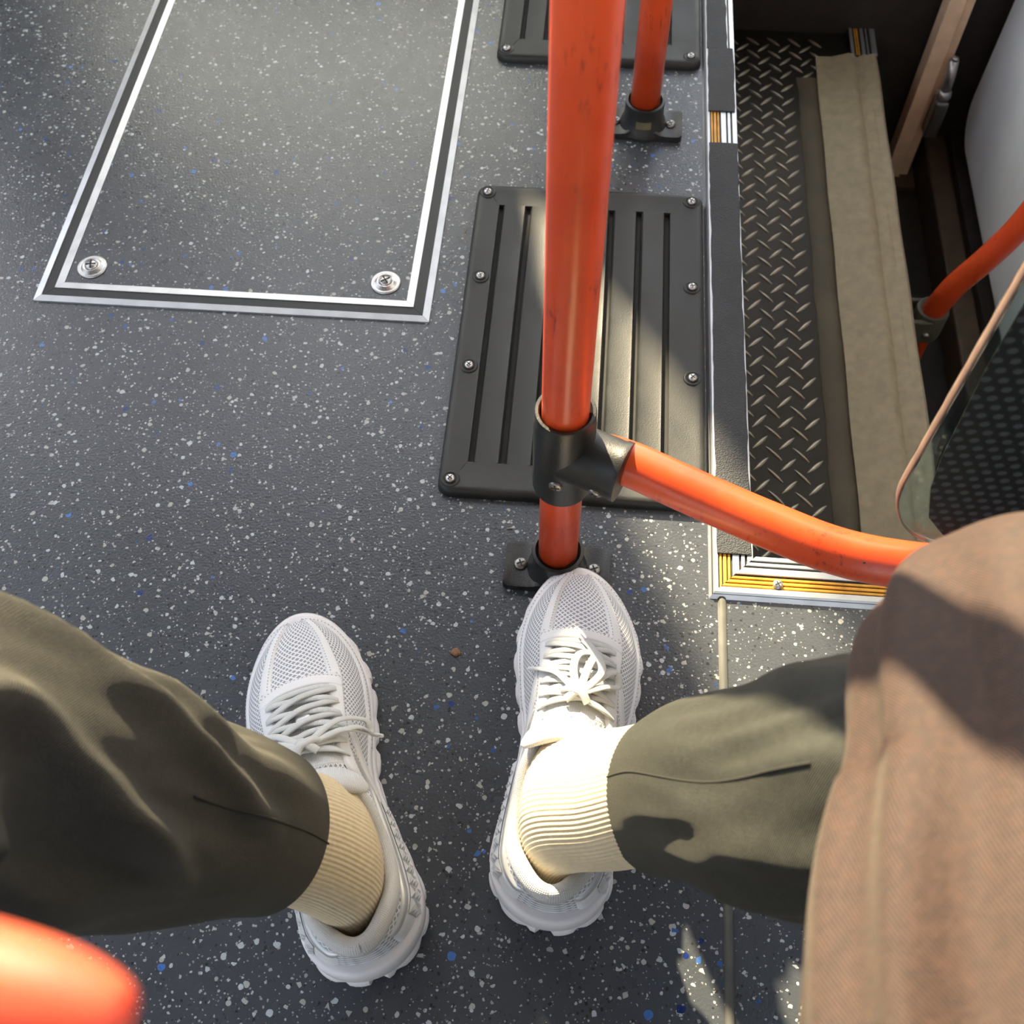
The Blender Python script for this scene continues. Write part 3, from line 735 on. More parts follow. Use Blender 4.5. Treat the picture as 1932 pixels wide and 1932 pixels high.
# ------------------------------------------------------------------ sneakers
def interp(tab, x):
    if x <= tab[0][0]: return tab[0][1]
    for (a, va), (b, vb) in zip(tab, tab[1:]):
        if x <= b:
            f = (x - a) / (b - a); f = f * f * (3 - 2 * f) if False else f
            return va + (vb - va) * f
    return tab[-1][1]
def smooth_tab(tab, x):
    xs = [t[0] for t in tab]
    if x <= xs[0]: return tab[0][1]
    if x >= xs[-1]: return tab[-1][1]
    k = max(i for i in range(len(xs) - 1) if xs[i] <= x)
    g = lambda i: tab[max(0, min(len(tab) - 1, i))]
    x0, y0 = g(k); x1, y1 = g(k + 1); h = x1 - x0
    m0 = (g(k + 1)[1] - g(k - 1)[1]) / max(1e-6, (g(k + 1)[0] - g(k - 1)[0])); m1 = (g(k + 2)[1] - g(k)[1]) / max(1e-6, (g(k + 2)[0] - g(k)[0]))
    t = (x - x0) / h
    return (2 * t ** 3 - 3 * t ** 2 + 1) * y0 + (t ** 3 - 2 * t ** 2 + t) * h * m0 + (-2 * t ** 3 + 3 * t ** 2) * y1 + (t ** 3 - t ** 2) * h * m1
UY0, UY1 = 0.006, 0.294
MED = [(0, .0415), (.05, .0425), (.10, .0385), (.14, .036), (.18, .0435), (.215, .0485), (.25, .049), (.30, .047)]
LAT = [(0, .0415), (.05, .0425), (.10, .0425), (.15, .0445), (.19, .0490), (.225, .051), (.26, .050), (.30, .047)]
HTOP = [(.12, .122), (.134, .1145), (.155, .104), (.17, .097), (.185, .090), (.20, .083), (.22, .074), (.24, .067), (.26, .061), (.28, .056), (.30, .050)]
ZC = [(0, .102), (.02, .097), (.04, .086), (.06, .079), (.08, .078), (.10, .086), (.12, .100), (.134, .112)]
CX = [(0, .002), (.06, .0), (.14, .001), (.20, .0), (.25, -.004), (.30, -.010)]
def caps(y):
    c = 1.0
    if y < 0.042: c *= max(0.0, 1 - ((0.042 - y) / (0.042 - UY0)) ** 2.0) ** 0.5
    if y > 0.205: c *= max(0.0, 1 - ((y - 0.205) / (UY1 - 0.205)) ** 2.3) ** 0.5
    return c
def Z0(y): return smooth_tab([(0, .036), (.08, .034), (.15, .027), (.22, .024), (.26, .027), (.30, .034)], y)
def EXZ(y):
    t = max(0.0, min(1.0, (y - 0.07) / 0.06)); t = t * t * (3 - 2 * t)
    return 1.12 * (1 - t) + 0.86 * t, 1.20 * (1 - t) + 0.80 * t
def Ssec(y, th):
    c = caps(y); z0 = Z0(y)
    wv = (smooth_tab(MED, y) if th < 0 else smooth_tab(LAT, y)) * c
    if y < 0.134:
        t = max(0.0, min(1.0, (y - 0.085) / 0.049)); t = t * t * (3 - 2 * t)
        H = 0.121 * (1 - t) + 0.1145 * t
    else: H = smooth_tab(HTOP, y)
    H = z0 + (H - z0) * (c ** 0.45 if y > 0.2 else 1)
    s, co = abs(math.sin(th)), max(0.0, math.cos(th))
    ex, ez = EXZ(y)
    x = smooth_tab(CX, y) + math.copysign(wv * s ** ex, th)
    z = z0 + (H - z0) * co ** ez
    return Vector((x, y, z)), z0, H
def SP(y, v): return Ssec(y, v * PI / 2)[0]
def SN(y, v):
    e = 0.0015; ey = 0.0012
    y = max(UY0 + 0.002, min(UY1 - 0.002, y)); v = max(-0.995, min(0.995, v))
    dv = SP(y, v + 0.01) - SP(y, v - 0.01); dy = SP(y + ey, v) - SP(y - ey, v)
    n = dy.cross(dv) * -1
    if n.length < 1e-12: return Vector((0, 0, 1))
    n.normalize()
    c = Vector((smooth_tab(CX, y), min(max(y, 0.05), 0.24), 0.03))
    if n.dot(SP(y, v) - c) < 0: n = -n
    return n
def vcut(y):
    if y >= 0.134: return 0.0
    zc = smooth_tab(ZC, y); z0 = Z0(y); _, _, H = Ssec(y, 0.0)
    r = max(0.0, min(1.0, (zc - z0) / (H - z0)))
    return math.acos(r ** (1 / EXZ(y)[1])) / (PI / 2)
def solehw(y, inf):
    L0, L1 = -0.003, 0.302
    c = 1.0
    if y < 0.045: c = max(0.0, 1 - ((0.045 - y) / (0.045 - L0)) ** 2.2) ** 0.5
    if y > 0.212: c = max(0.0, 1 - ((y - 0.212) / (L1 - 0.212)) ** 2.3) ** 0.5
    m = smooth_tab([(0, .0465), (.05, .0475), (.10, .0420), (.14, .0395), (.18, .047), (.215, .053), (.25, .053), (.30, .050)], y)
    l = smooth_tab([(0, .0465), (.05, .0475), (.10, .046), (.15, .0485), (.19, .052), (.225, .0545), (.26, .053), (.30, .050)], y)
    return m * c, l * c

def sneaker(name, loc, rz, sg, label, bow):
    """sg=+1 right foot (medial side at -x), sg=-1 mirrored"""
    t = thing(name, loc, label, 'shoe', 'pair of white sneakers', rz, local=True)
    def add(nm, V, F, mat, par=None, uv=None, angle=None, smooth=True):
        V = [(sg * v[0], v[1], v[2]) for v in V]
        if sg < 0: F = [tuple(reversed(f)) for f in F]
        o = link(nm, V, F, mat, None, uv=uv, angle=angle, smooth=smooth); o.parent = par or t
        return o
    # ---- sole
    N_ = 150
    ys = []
    half = N_ // 2
    for i in range(half + 1):
        a = PI * i / half; ys.append(-0.003 + 0.305 * (1 - math.cos(a)) / 2)
    outl = [(smooth_tab(CX, y) + solehw(y, 0)[1], y, 1) for y in ys] + [(smooth_tab(CX, y) - solehw(y, 0)[0], y, -1) for y in reversed(ys[1:-1])]
    n = len(outl); cen = Vector((0, 0.15))
    arc = [0.0]
    for i in range(1, n): arc.append(arc[-1] + math.hypot(outl[i][0] - outl[i - 1][0], outl[i][1] - outl[i - 1][1]))
    nrm = []
    for i in range(n):
        a = Vector(outl[i - 1][:2]); b = Vector(outl[(i + 1) % n][:2]); d = (b - a).normalized(); nrm.append(Vector((d.y, -d.x)))
    def layer(off, z, sc=0.0, ztop=False):
        L = []
        for i, (x, y, s) in enumerate(outl):
            spring = 0.013 * max(0.0, (y - 0.235) / 0.067) ** 1.6 + 0.004 * max(0.0, (0.03 - y) / 0.033) ** 1.5
            scal = 0.0
            if sc:
                ph = (arc[i] / 0.027) % 1.0
                wgt = 1.0 if (y > 0.15) else (0.25 if y > 0.06 else 0.6)
                scal = -sc * wgt * (abs(math.sin(PI * ph)) < 0.30) * (1 - abs(math.sin(PI * ph)) / 0.30) - 0.0
                scal += sc * 0.35 * wgt * abs(math.sin(PI * ph))
                nd = abs(x - smooth_tab(CX, y)) if y < 0.02 else 1
                if nd < 0.006: scal -= 0.010 * (1 - nd / 0.006)
            zz = z if not ztop else z + smooth_tab([(0, .045), (.06, .043), (.12, .036), (.18, .030), (.24, .027), (.30, .026)], y)
            L.append((x + nrm[i].x * (off + scal), y + nrm[i].y * (off + scal), zz + spring * (1.0 if not ztop else 1.0)))
        return L
    LS = [layer(-0.006, 0.0), layer(-0.002, 0.0005, 0.004), layer(0.000, 0.005, 0.0062), layer(0.001, 0.012, 0.0062), layer(0.0005, 0.017, 0.004), layer(-0.0012, 0.019, 0.0), layer(-0.0012, 0.0205, 0.0), layer(0.0005, 0.0225, 0.0),
          layer(0.0, -0.004, 0, True), layer(-0.0012, -0.0012, 0, True), layer(-0.004, 0.0, 0, True), layer(-0.012, -0.001, 0, True), layer(-0.02, -0.003, 0, True)]
    V, F = loops(LS, True, True, True)
    add('sole', V, F, 'sole', angle=45)
    # ---- upper (mesh fabric), two halves joined at the instep
    bm = bmesh.new(); uvl = bm.loops.layers.uv.new('UVMap')
    NY, NV = 96, 30
    yy = [UY0 + (UY1 - UY0) * (1 - math.cos(PI * i / NY)) / 2 for i in range(NY + 1)]
    for side in (-1, 1):
        grid = []
        for y in yy:
            vc = vcut(y); row = []
            for j in range(NV + 1):
                v = side * (1 + (vc - 1) * j / NV)
                p = Ssec(y, v * PI / 2 if v != 0 else side * 1e-6)[0]
                row.append((bm.verts.new((sg * p.x, p.y, p.z)), (v * 0.075, y)))
            grid.append(row)
        for i in range(NY):
            for j in range(NV):
                q = [grid[i][j], grid[i + 1][j], grid[i + 1][j + 1], grid[i][j + 1]]
                if (side * sg) < 0: q.reverse()
                try:
                    f = bm.faces.new([a[0] for a in q]); f.smooth = True
                    for lp, a in zip(f.loops, q): lp[uvl].uv = a[1]
                except ValueError: pass
    bmesh.ops.remove_doubles(bm, verts=bm.verts, dist=1e-5)
    me = bpy.data.meshes.new('upper'); bm.to_mesh(me); bm.free(); me.materials.append(MAT['smesh'])
    up = bpy.data.objects.new('upper', me); COL.objects.link(up); up.parent = t
    sm = up.modifiers.new('thick', 'SOLIDIFY'); sm.thickness = 0.0016; sm.offset = -1.0
    # ---- overlays: strips between two param curves
    def strip(nm, A, B, off=0.0016, mat='leather', par=None, n=48, m=8, stitch=()):
        A = crom(A, n); B = crom(B, n); V = []; UV = []
        for i in range(n):
            for j in range(m + 1):
                f = j / m; y = A[i][0] + (B[i][0] - A[i][0]) * f; v = A[i][1] + (B[i][1] - A[i][1]) * f
                y = max(UY0 + 0.0005, min(UY1 - 0.0005, y)); v = max(-0.998, min(0.998, v))
                e = max(0.0, 1 - (2 * f - 1) ** 6) ** 0.5; ee = min(1.0, min(i, n - 1 - i) / 1.5)
                p = SP(y, v) + SN(y, v) * (off * e * ee - 0.0004 + 0.0004)
                V.append(tuple(p)); UV.append((y, v * 0.07))
        F = [(i * (m + 1) + j, (i + 1) * (m + 1) + j, (i + 1) * (m + 1) + j + 1, i * (m + 1) + j + 1) for i in range(n - 1) for j in range(m)]
        o = add(nm, V, F, mat, par, uv=UV)
        if stitch:
            SV, SF = [], []
            for edge in stitch:
                acc = 0.0; prev = None
                for i in range(1, 4 * n):
                    t_ = i / (4 * n) * (n - 1); k = int(t_); w_ = t_ - k; k2 = min(k + 1, n - 1)
                    a_ = [A[k][q] + (A[k2][q] - A[k][q]) * w_ for q in (0, 1)]; b_ = [B[k][q] + (B[k2][q] - B[k][q]) * w_ for q in (0, 1)]
                    y = a_[0] + (b_[0] - a_[0]) * edge; v = a_[1] + (b_[1] - a_[1]) * edge
                    p = SP(y, v)
                    if prev is not None: acc += (p - prev).length
                    prev = p
                    if acc > 0.0030:
                        acc = 0.0; c = p + SN(y, v) * (off + 0.0001); r_ = 0.00055; q0 = len(SV)
                        SV += [c + Vector(d) * r_ for d in ((1, 0, 0), (-1, 0, 0), (0, 1, 0), (0, -1, 0), (0, 0, 1), (0, 0, -1))]
                        SF += [(q0 + x, q0 + y_, q0 + z) for x, y_, z in ((0, 2, 4), (2, 1, 4), (1, 3, 4), (3, 0, 4), (2, 0, 5), (1, 2, 5), (3, 1, 5), (0, 3, 5))]
            if SV: add('stitching', SV, SF, 'stitch', o, smooth=False)
        return o
    # mudguard round the toe and along the sides
    for s in (-1, 1):
        lo = [(UY1 - 0.0008, s * 0.45), (0.290, s * 0.93), (0.27, s * 0.995), (0.22, s * 0.998), (0.16, s * 0.998)]
        hi = [(0.2895, s * 0.03), (0.281, s * 0.62), (0.258, s * 0.80), (0.21, s * 0.86), (0.16, s * 0.92)]
        strip('toe_guard', lo, hi, 0.0026, stitch=(0.88,))
        strip('side_panel', [(0.17, s * 0.998), (0.12, s * 0.998), (0.07, s * 0.998), (0.03, s * 0.998), (0.012, s * 0.995)],
              [(0.17, s * 0.90), (0.13, s * 0.84), (0.085, s * 0.72), (0.04, s * 0.68), (0.012, s * 0.68)], 0.0018)
        # toe stripes from the eyestay to the tip
        strip('toe_stripe', [(0.217, s * 0.285), (0.245, s * 0.27), (0.272, s * 0.25), (0.2895, s * 0.18)],
              [(0.217, s * 0.475), (0.245, s * 0.43), (0.272, s * 0.42), (0.2895, s * 0.42)], 0.0022, stitch=(0.16, 0.84))
        # eyestay along the lace opening
        strip('eyestay', [(0.222, s * 0.12), (0.210, s * 0.23), (0.185, s * 0.25), (0.155, s * 0.28), (0.128, s * 0.42)],
              [(0.226, s * 0.40), (0.212, s * 0.46), (0.187, s * 0.46), (0.155, s * 0.50), (0.122, s * 0.60)], 0.0027, stitch=(0.85,))
        # swoop from the eyestay back to the sole
        strip('side_stripe', [(0.190, s * 0.44), (0.165, s * 0.60), (0.140, s * 0.80), (0.125, s * 0.97)],
              [(0.170, s * 0.46), (0.148, s * 0.62), (0.122, s * 0.80), (0.098, s * 0.97)], 0.0020)
        strip('side_stripe', [(0.150, s * 0.48), (0.125, s * 0.66), (0.095, s * 0.68), (0.050, s * 0.62), (0.012, s * 0.60)],
              [(0.140, s * 0.58), (0.118, s * 0.72), (0.09, s * 0.745), (0.050, s * 0.69), (0.012, s * 0.68)], 0.0026, 'silver')
        # padded collar lining
        # heel relief of small pyramids
        V, F = [], []
        cols, rows = 9, 3
        ya, yb = 0.026, 0.112
        def PQ(a, b):
            y = ya + (yb - ya) * a; v0 = 0.71 + 0.10 * a; v1 = 0.93
            v = s * (v1 + (v0 - v1) * b); return y, v
        for a in range(cols):
            for b in range(rows):
                for tri in (0, 1):
                    A_, B_ = (a / cols, b / rows), ((a + 1) / cols, (b + 1) / rows)
                    c4 = [(A_[0], A_[1]), (B_[0], A_[1]), (B_[0], B_[1]), (A_[0], B_[1])]
                    if (a + b) % 2: tr = (c4[0], c4[1], c4[2]) if tri == 0 else (c4[0], c4[2], c4[3])
                    else: tr = (c4[0], c4[1], c4[3]) if tri == 0 else (c4[1], c4[2], c4[3])
                    ctr = (sum(p[0] for p in tr) / 3, sum(p[1] for p in tr) / 3)
                    k = len(V)
                    for p in tr:
                        y, v = PQ(*p); V.append(SP(y, v) + SN(y, v) * 0.0024)
                    y, v = PQ(*ctr); V.append(SP(y, v) + SN(y, v) * 0.0050)
                    F += [(k, k + 1, k + 3), (k + 1, k + 2, k + 3), (k + 2, k, k + 3)]
        add('heel_relief', V, F, 'relief', smooth=False)
    # front of the eyestay (bridge) and heel tab
    strip('vamp_bridge', [(0.206, -0.44), (0.2115, -0.22), (0.2135, 0.0), (0.2115, 0.22), (0.206, 0.44)], [(0.219, -0.46), (0.225, -0.22), (0.227, 0.0), (0.225, 0.22), (0.219, 0.46)], 0.0030, stitch=(0.8,))
    # instep cover (tongue seen between the laces)
    strip('tongue_front', [(0.214, -0.27), (0.19, -0.29), (0.165, -0.32), (0.136, -0.40)], [(0.214, 0.27), (0.19, 0.29), (0.165, 0.32), (0.136, 0.40)], 0.0010, 'tongue', m=12)
    strip('tongue_loop', [(0.190, -0.07), (0.178, -0.07)], [(0.190, 0.07), (0.178, 0.07)], 0.0045, 'silver', n=8)
    # padded collar
    ring = []
    ycol = [UY0 + (0.1315 - UY0) * (1 - math.cos(PI * i / 40)) / 2 for i in range(41)]
    for s in (1, -1):
        for y in (ycol if s > 0 else list(reversed(ycol))[1:-1]):
            p = SP(y, s * vcut(y)); dc = Vector((0.0, 0.065, p.z)) - p; q = p + dc.normalized() * 0.003; q.z -= 0.001; ring.append(q)
    ring = ring + ring[:12]
    rad = [0.0062 if p.y < 0.105 else 0.0062 - 0.003 * (p.y - 0.105) / 0.03 for p in ring]
    V, F, UV = tube(ring, rad, 14, False, uvs=True, flat=[r_ * 1.5 for r_ in rad]); add('collar', V, F, 'collar', uv=UV)
    # tongue pad rising above the laces
    LS = []; UV = []
    for i in range(25):
        f = -1 + 2 * i / 24; e = max(0.02, 1 - abs(f) ** 5) ** 0.5
        c = Vector((f * 0.034, 0.121 - 0.010 * f * f, 0.1245 - 0.016 * f * f))
        ring_ = []
        for j in range(18):
            a = 2 * PI * j / 18
            d = Vector((0, 0.0145 * math.cos(a) * e, 0.0075 * math.sin(a) * e)); 
            ca, sa = math.cos(-0.75), math.sin(-0.75)
            ring_.append(c + Vector((0, d.y * ca - d.z * sa, d.y * sa + d.z * ca))); UV.append((f * 0.034, j / 18 * 0.07))
        LS.append(ring_)
    V, F = loops(LS); add('tongue', V, F, 'tongue', uv=UV)
    # ---- laces
    def on(y, v, h): return SP(y, v) + SN(y, v) * h
    rows_y = [0.2065, 0.1940, 0.1815, 0.1690, 0.1565, 0.1440]
    def lace(P, rad=0.0031, fl_=0.0014, nm='lace'):
        P = crom(P, 36); ups = [SN(max(0.14, min(0.26, p[1])), 0.0) for p in P]
        V, F, UV = tube(P, rad, 10, True, flat=fl_, ups=ups, uvs=True)
        return add(nm, V, F, 'lace', uv=UV)
    lace([on(0.2065, -0.34, 0.002), on(0.2085, -0.2, 0.004), on(0.209, 0.0, 0.0045), on(0.2085, 0.2, 0.004), on(0.2065, 0.34, 0.002)])
    for k in range(5):
        for s in (-1, 1):
            h = 0.0045 if s > 0 else 0.0075
            ve0, ve1 = 0.33 + 0.02 * k, 0.35 + 0.02 * k
            lace([on(rows_y[k] , s * ve0, 0.0015), on(rows_y[k] - 0.002, s * 0.22, 0.0045), on((rows_y[k] + rows_y[k + 1]) / 2, 0, h), on(rows_y[k + 1] + 0.002, -s * 0.22, 0.0048), on(rows_y[k + 1], -s * ve1, 0.0025)])
    knot = on(0.149, 0.02, 0.010)
    lace([on(0.154, -0.10, 0.0075), on(0.151, -0.04, 0.0125), on(0.148, 0.04, 0.0130), on(0.144, 0.10, 0.0075)], 0.0036, 0.0022, 'lace_knot')
    lace([on(0.144, -0.07, 0.0075), on(0.148, -0.01, 0.0115), on(0.153, 0.03, 0.0115), on(0.156, 0.08, 0.0080)], 0.0034, 0.0022, 'lace_knot')
    K = tuple(knot)
    for b in bow:
        P = [K] + [tuple(on(y, v, h)) for y, v, h in b['p']] + ([K] if b.get('loop') else [])
        lace(P, 0.0032, 0.0013, 'lace_loop' if b.get('loop') else 'lace_end')
        if not b.get('loop'):
            e = Vector(P[-1]); d = (e - Vector(P[-2])).normalized()
            V, F = tube([e - d * 0.001, e + d * 0.012, e + d * 0.013], [0.0018, 0.0017, 0.0008], 12); add('aglet', V, F, 'sole')
    return t

SR = (0.002, 0.139, 0.0); AR = math.radians(-4.5)
SLc = (-0.117, 0.096, 0.0); AL = math.radians(24.0)
bowR = [dict(loop=True, p=[(0.172, 0.06, 0.014), (0.190, 0.10, 0.012), (0.188, 0.0, 0.012), (0.172, -0.03, 0.012)]),
        dict(loop=True, p=[(0.165, 0.15, 0.013), (0.180, 0.30, 0.010), (0.170, 0.36, 0.008), (0.160, 0.2, 0.012)]),
        dict(p=[(0.170, 0.16, 0.016), (0.190, 0.10, 0.014), (0.205, 0.02, 0.010)]),
        dict(p=[(0.168, -0.15, 0.010), (0.178, -0.34, 0.006), (0.182, -0.45, 0.004)])]
sneaker('sneaker', SR, AR, 1, 'white sneaker lit by the sun, its toe touching the nearer pole base', bowR)
bowL = [dict(loop=True, p=[(0.166, -0.25, 0.012), (0.172, -0.55, 0.012), (0.163, -0.62, 0.011), (0.158, -0.3, 0.012)]),
        dict(loop=True, p=[(0.163, 0.3, 0.012), (0.160, 0.62, 0.010), (0.150, 0.68, 0.010), (0.152, 0.3, 0.012)]),
        dict(p=[(0.168, 0.2, 0.010), (0.182, 0.45, 0.006), (0.188, 0.55, 0.005)]),
        dict(p=[(0.161, -0.4, 0.013), (0.163, -0.66, 0.012), (0.166, -0.76, 0.012)])]
sneaker('sneaker', SLc, AL, -1, 'white sneaker standing wholly in the shade on the open floor', bowL)

# ------------------------------------------------------------------ the seated person
pe = thing('person', (0.0, -0.35, 0.0), 'seated person in dark trousers and cream socks, a fingertip close to the lens', 'person')
def loft(path, nring, nseg, disp, up0, fold=None):
    """path rows: x,y,z,ra,rb ; ra along the transported 'up', rb along the side"""
    R = crom(path, nring); P, T, A = frames([r[:3] for r in R], up0)
    V, UV = [], []; L = 0
    for i in range(nring):
        if i: L += (P[i] - P[i - 1]).length
        u, s = A[i]
        for j in range(nseg):
            a = 2 * PI * j / nseg
            k = 1.0
            d = disp(i / (nring - 1), L, a, P[i]) if disp else 0.0
            off = u * (R[i][3] + d) * math.cos(a) + s * (R[i][4] + d) * math.sin(a)
            V.append(P[i] + off); UV.append((L, a / (2 * PI) * 0.42))
    F = []
    for i in range(nring - 1):
        for j in range(nseg):
            k = (j + 1) % nseg; F.append((i * nseg + j, i * nseg + k, (i + 1) * nseg + k, (i + 1) * nseg + j))
    return V, F, UV, P, T, A, R

def ridge(x, c, wd): 
    d = (x - c) / wd; return math.exp(-d * d)
def angd(a, b): return (a - b + PI) % (2 * PI) - PI
def trouser(path, side, mat, folds, up0, name='trouser_leg', fd=None, hem=True):
    def disp(f, L, a, P):
        d = 0.0
        grow = min(1.0, max(0.0, (L - 0.03) / 0.12))
        v = noise.noise(Vector((L * 9, math.cos(a) * 1.6 + side * 7, math.sin(a) * 1.6)))
        d += 0.0055 * v * grow
        v2 = noise.noise(Vector((L * 5 + a * 1.2, math.cos(a) * 3 + 11, math.sin(a) * 3 + side * 5)))
        d += 0.006 * (1 - abs(v2) * 2.2) * grow * 0.7
        for (L0, a0, slope, wa, La, Lb, amp) in folds:
            if La - 0.05 < L < Lb + 0.05:
                env = min(1, max(0, (L - La + 0.04) / 0.06)) * min(1, max(0, (Lb + 0.04 - L) / 0.06))
                d += amp * env * ridge(angd(a, a0 + slope * (L - L0)), 0, wa)
        return d
    V, F, UV, P, T, A, R = loft(path, 150, 110, disp, up0)
    lit_tone = []
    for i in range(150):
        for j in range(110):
            L = UV[i * 110 + j][0]; lit_tone.append(min(1.0, max(0.0, (L - 0.275) / 0.05)) if fd is None else fd)  # thigh rings carry the lit tone as cloth colour
    # turned-in hem
    n = 110; base = len(V)
    c0 = P[0]
    for k, (sc, back) in enumerate(((0.965, 0.0005), (0.95, 0.012), (0.93, 0.04)) if hem else ()):
        for j in range(n):
            V.append(c0 + (V[j] - c0) * sc + T[0] * back); UV.append((-0.01 * k, UV[j][1])); lit_tone.append(0.0)
    if not hem: F.append(tuple(reversed(range(n))))
    for j in range(n if hem else 0):
        q = (j + 1) % n
        F.append((j, base + j, base + q, q))
        for k in range(2): F.append((base + k * n + j, base + (k + 1) * n + j, base + (k + 1) * n + q, base + k * n + q))
    o = link(name, V, F, mat, pe, uv=UV, lit_tone=lit_tone)
    sm = o.modifiers.new('smooth', 'SMOOTH'); sm.factor = 0.5; sm.iterations = 6
    return o, V, P
pathR = [(0.078, 0.203, 0.172, 0.053, 0.046), (0.096, 0.192, 0.235, 0.056, 0.050), (0.128, 0.162, 0.335, 0.058, 0.054), (0.160, 0.152, 0.410, 0.055, 0.054), (0.188, 0.152, 0.456, 0.046, 0.046), (0.200, 0.150, 0.480, 0.030, 0.030)]
pathT = [(0.204, 0.235, 0.462, 0.004, 0.004), (0.2035, 0.232, 0.463, 0.022, 0.020), (0.202, 0.224, 0.466, 0.040, 0.039), (0.198, 0.204, 0.472, 0.055, 0.056), (0.189, 0.165, 0.483, 0.063, 0.065), (0.177, 0.105, 0.498, 0.065, 0.066), (0.161, 0.040, 0.505, 0.068, 0.068), (0.138, -0.17, 0.495, 0.080, 0.082), (0.110, -0.40, 0.480, 0.100, 0.095)]
pathL = [(-0.182, 0.158, 0.178, 0.053, 0.046), (-0.197, 0.150, 0.230, 0.056, 0.050), (-0.222, 0.134, 0.300, 0.059, 0.054), (-0.247, 0.119, 0.390, 0.063, 0.060), (-0.276, 0.110, 0.456, 0.066, 0.064), (-0.280, 0.055, 0.490, 0.066, 0.068), (-0.248, -0.01, 0.498, 0.068, 0.070), (-0.17, -0.2, 0.490, 0.080, 0.082), (-0.11, -0.40, 0.480, 0.100, 0.095)]
foldsR = [(0.2, 0.6, 5.0, 0.2, 0.20, 0.30, 0.005), (0.25, 1.5, 5.0, 0.22, 0.22, 0.32, 0.004), (0.24, 2.3, 4.0, 0.2, 0.18, 0.32, 0.006)]
foldsT = [(0.1, 1.1, -2.0, 0.16, 0.04, 0.30, 0.008), (0.12, 0.45, -1.6, 0.15, 0.07, 0.5, 0.007), (0.14, -0.2, -1.2, 0.15, 0.08, 0.5, 0.006), (0.08, 1.7, -3.0, 0.18, 0.03, 0.25, 0.008)]
foldsL = [(0.16, -1.15, 5.5, 0.15, 0.10, 0.40, 0.013), (0.16, -0.62, 5.0, 0.13, 0.13, 0.36, 0.012), (0.20, -1.85, 6.0, 0.15, 0.17, 0.42, 0.013), (0.26, -2.3, 5.0, 0.16, 0.22, 0.46, 0.012), (0.10, -1.0, 3.0, 0.2, 0.05, 0.2, 0.006), (0.42, -1.2, 1.5, 0.15, 0.38, 0.7, 0.008), (0.42, -0.4, 1.0, 0.15, 0.38, 0.7, 0.008)]
oR, VR, PR = trouser(pathR, 1, 'olive_brown', foldsR, (0, 1, 0), fd=0.0)
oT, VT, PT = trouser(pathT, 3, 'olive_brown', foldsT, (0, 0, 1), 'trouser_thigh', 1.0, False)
oT['label'] = 'trousers over the right thigh and knee, brown of sun and flare in the colour'
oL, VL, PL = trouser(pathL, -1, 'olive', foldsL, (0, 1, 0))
oR['label'] = 'right lower trouser leg, dark olive'; oL['label'] = 'left trouser leg, dark olive'
# side seams: thin stitched lines along the inner face of each shin
def seam(V, j0, j1, i1, parent):
    pts = []
    for i in range(0, i1):
        fj = j0 + (j1 - j0) * i / i1; j = int(fj); w_ = fj - j
        pts.append(V[i * 110 + j % 110].lerp(V[i * 110 + (j + 1) % 110], w_))
    VV, FF = tube(pts, 0.0007, 6, True); link('seam', VV, FF, 'seam', parent)
seam(VR, 26, 29, 92, oR)
seam(VL, 80, 84, 46, oL)
# hips and lower torso in a dark jacket (behind the camera)
V, F, UV, *_ = loft([(0, -0.40, 0.40, 0.11, 0.19), (0, -0.41, 0.50, 0.125, 0.20), (0, -0.43, 0.62, 0.12, 0.18), (0, -0.45, 0.78, 0.12, 0.18), (0, -0.46, 0.95, 0.12, 0.20), (0, -0.47, 1.05, 0.09, 0.17), (0, -0.47, 1.10, 0.05, 0.06)], 40, 48, None, (0, 1, 0))
F.append(tuple(reversed(range(48)))); F.append(tuple(39 * 48 + j for j in range(48)))
link('jacket', V, F, 'jacket', pe)

# socks
def sock(path, up0):
    def disp(f, L, a, P):
        rib = 0.00032 * math.sin(a * 84)
        wr = 0.0016 * math.sin(L * 210 + 2.2 * math.cos(a)) * ridge(L, 0.075, 0.02) * max(0.0, math.cos(a)) 
        return rib + wr
    V, F, UV, *_ = loft(path, 70, 504, disp, up0)
    F.append(tuple(reversed(range(504))))
    return link('sock', V, F, 'sock', pe)
def shoe_pt(loc, a, x, y, z):
    return (loc[0] + x * math.cos(a) - y * math.sin(a), loc[1] + x * math.sin(a) + y * math.cos(a), z)
c1 = shoe_pt(SR, AR, 0.001, 0.078, 0.045); c2 = shoe_pt(SR, AR, 0.002, 0.076, 0.085)
fR = (-math.sin(AR), math.cos(AR), 0); fL = (-math.sin(AL), math.cos(AL), 0)
sock([(*c1, 0.060, 0.031), (*c2, 0.055, 0.0315), (0.020, 0.212, 0.115, 0.051, 0.035), (0.050, 0.206, 0.150, 0.048, 0.037), (0.082, 0.201, 0.205, 0.045, 0.038), (0.108, 0.190, 0.265, 0.047, 0.042)], fR)
c1 = shoe_pt(SLc, AL, -0.001, 0.078, 0.045); c2 = shoe_pt(SLc, AL, -0.002, 0.076, 0.085)
sock([(*c1, 0.060, 0.031), (*c2, 0.055, 0.0315), (-0.154, 0.164, 0.115, 0.051, 0.035), (-0.170, 0.163, 0.150, 0.048, 0.037), (-0.192, 0.155, 0.205, 0.045, 0.038), (-0.224, 0.142, 0.265, 0.047, 0.042)], fL)

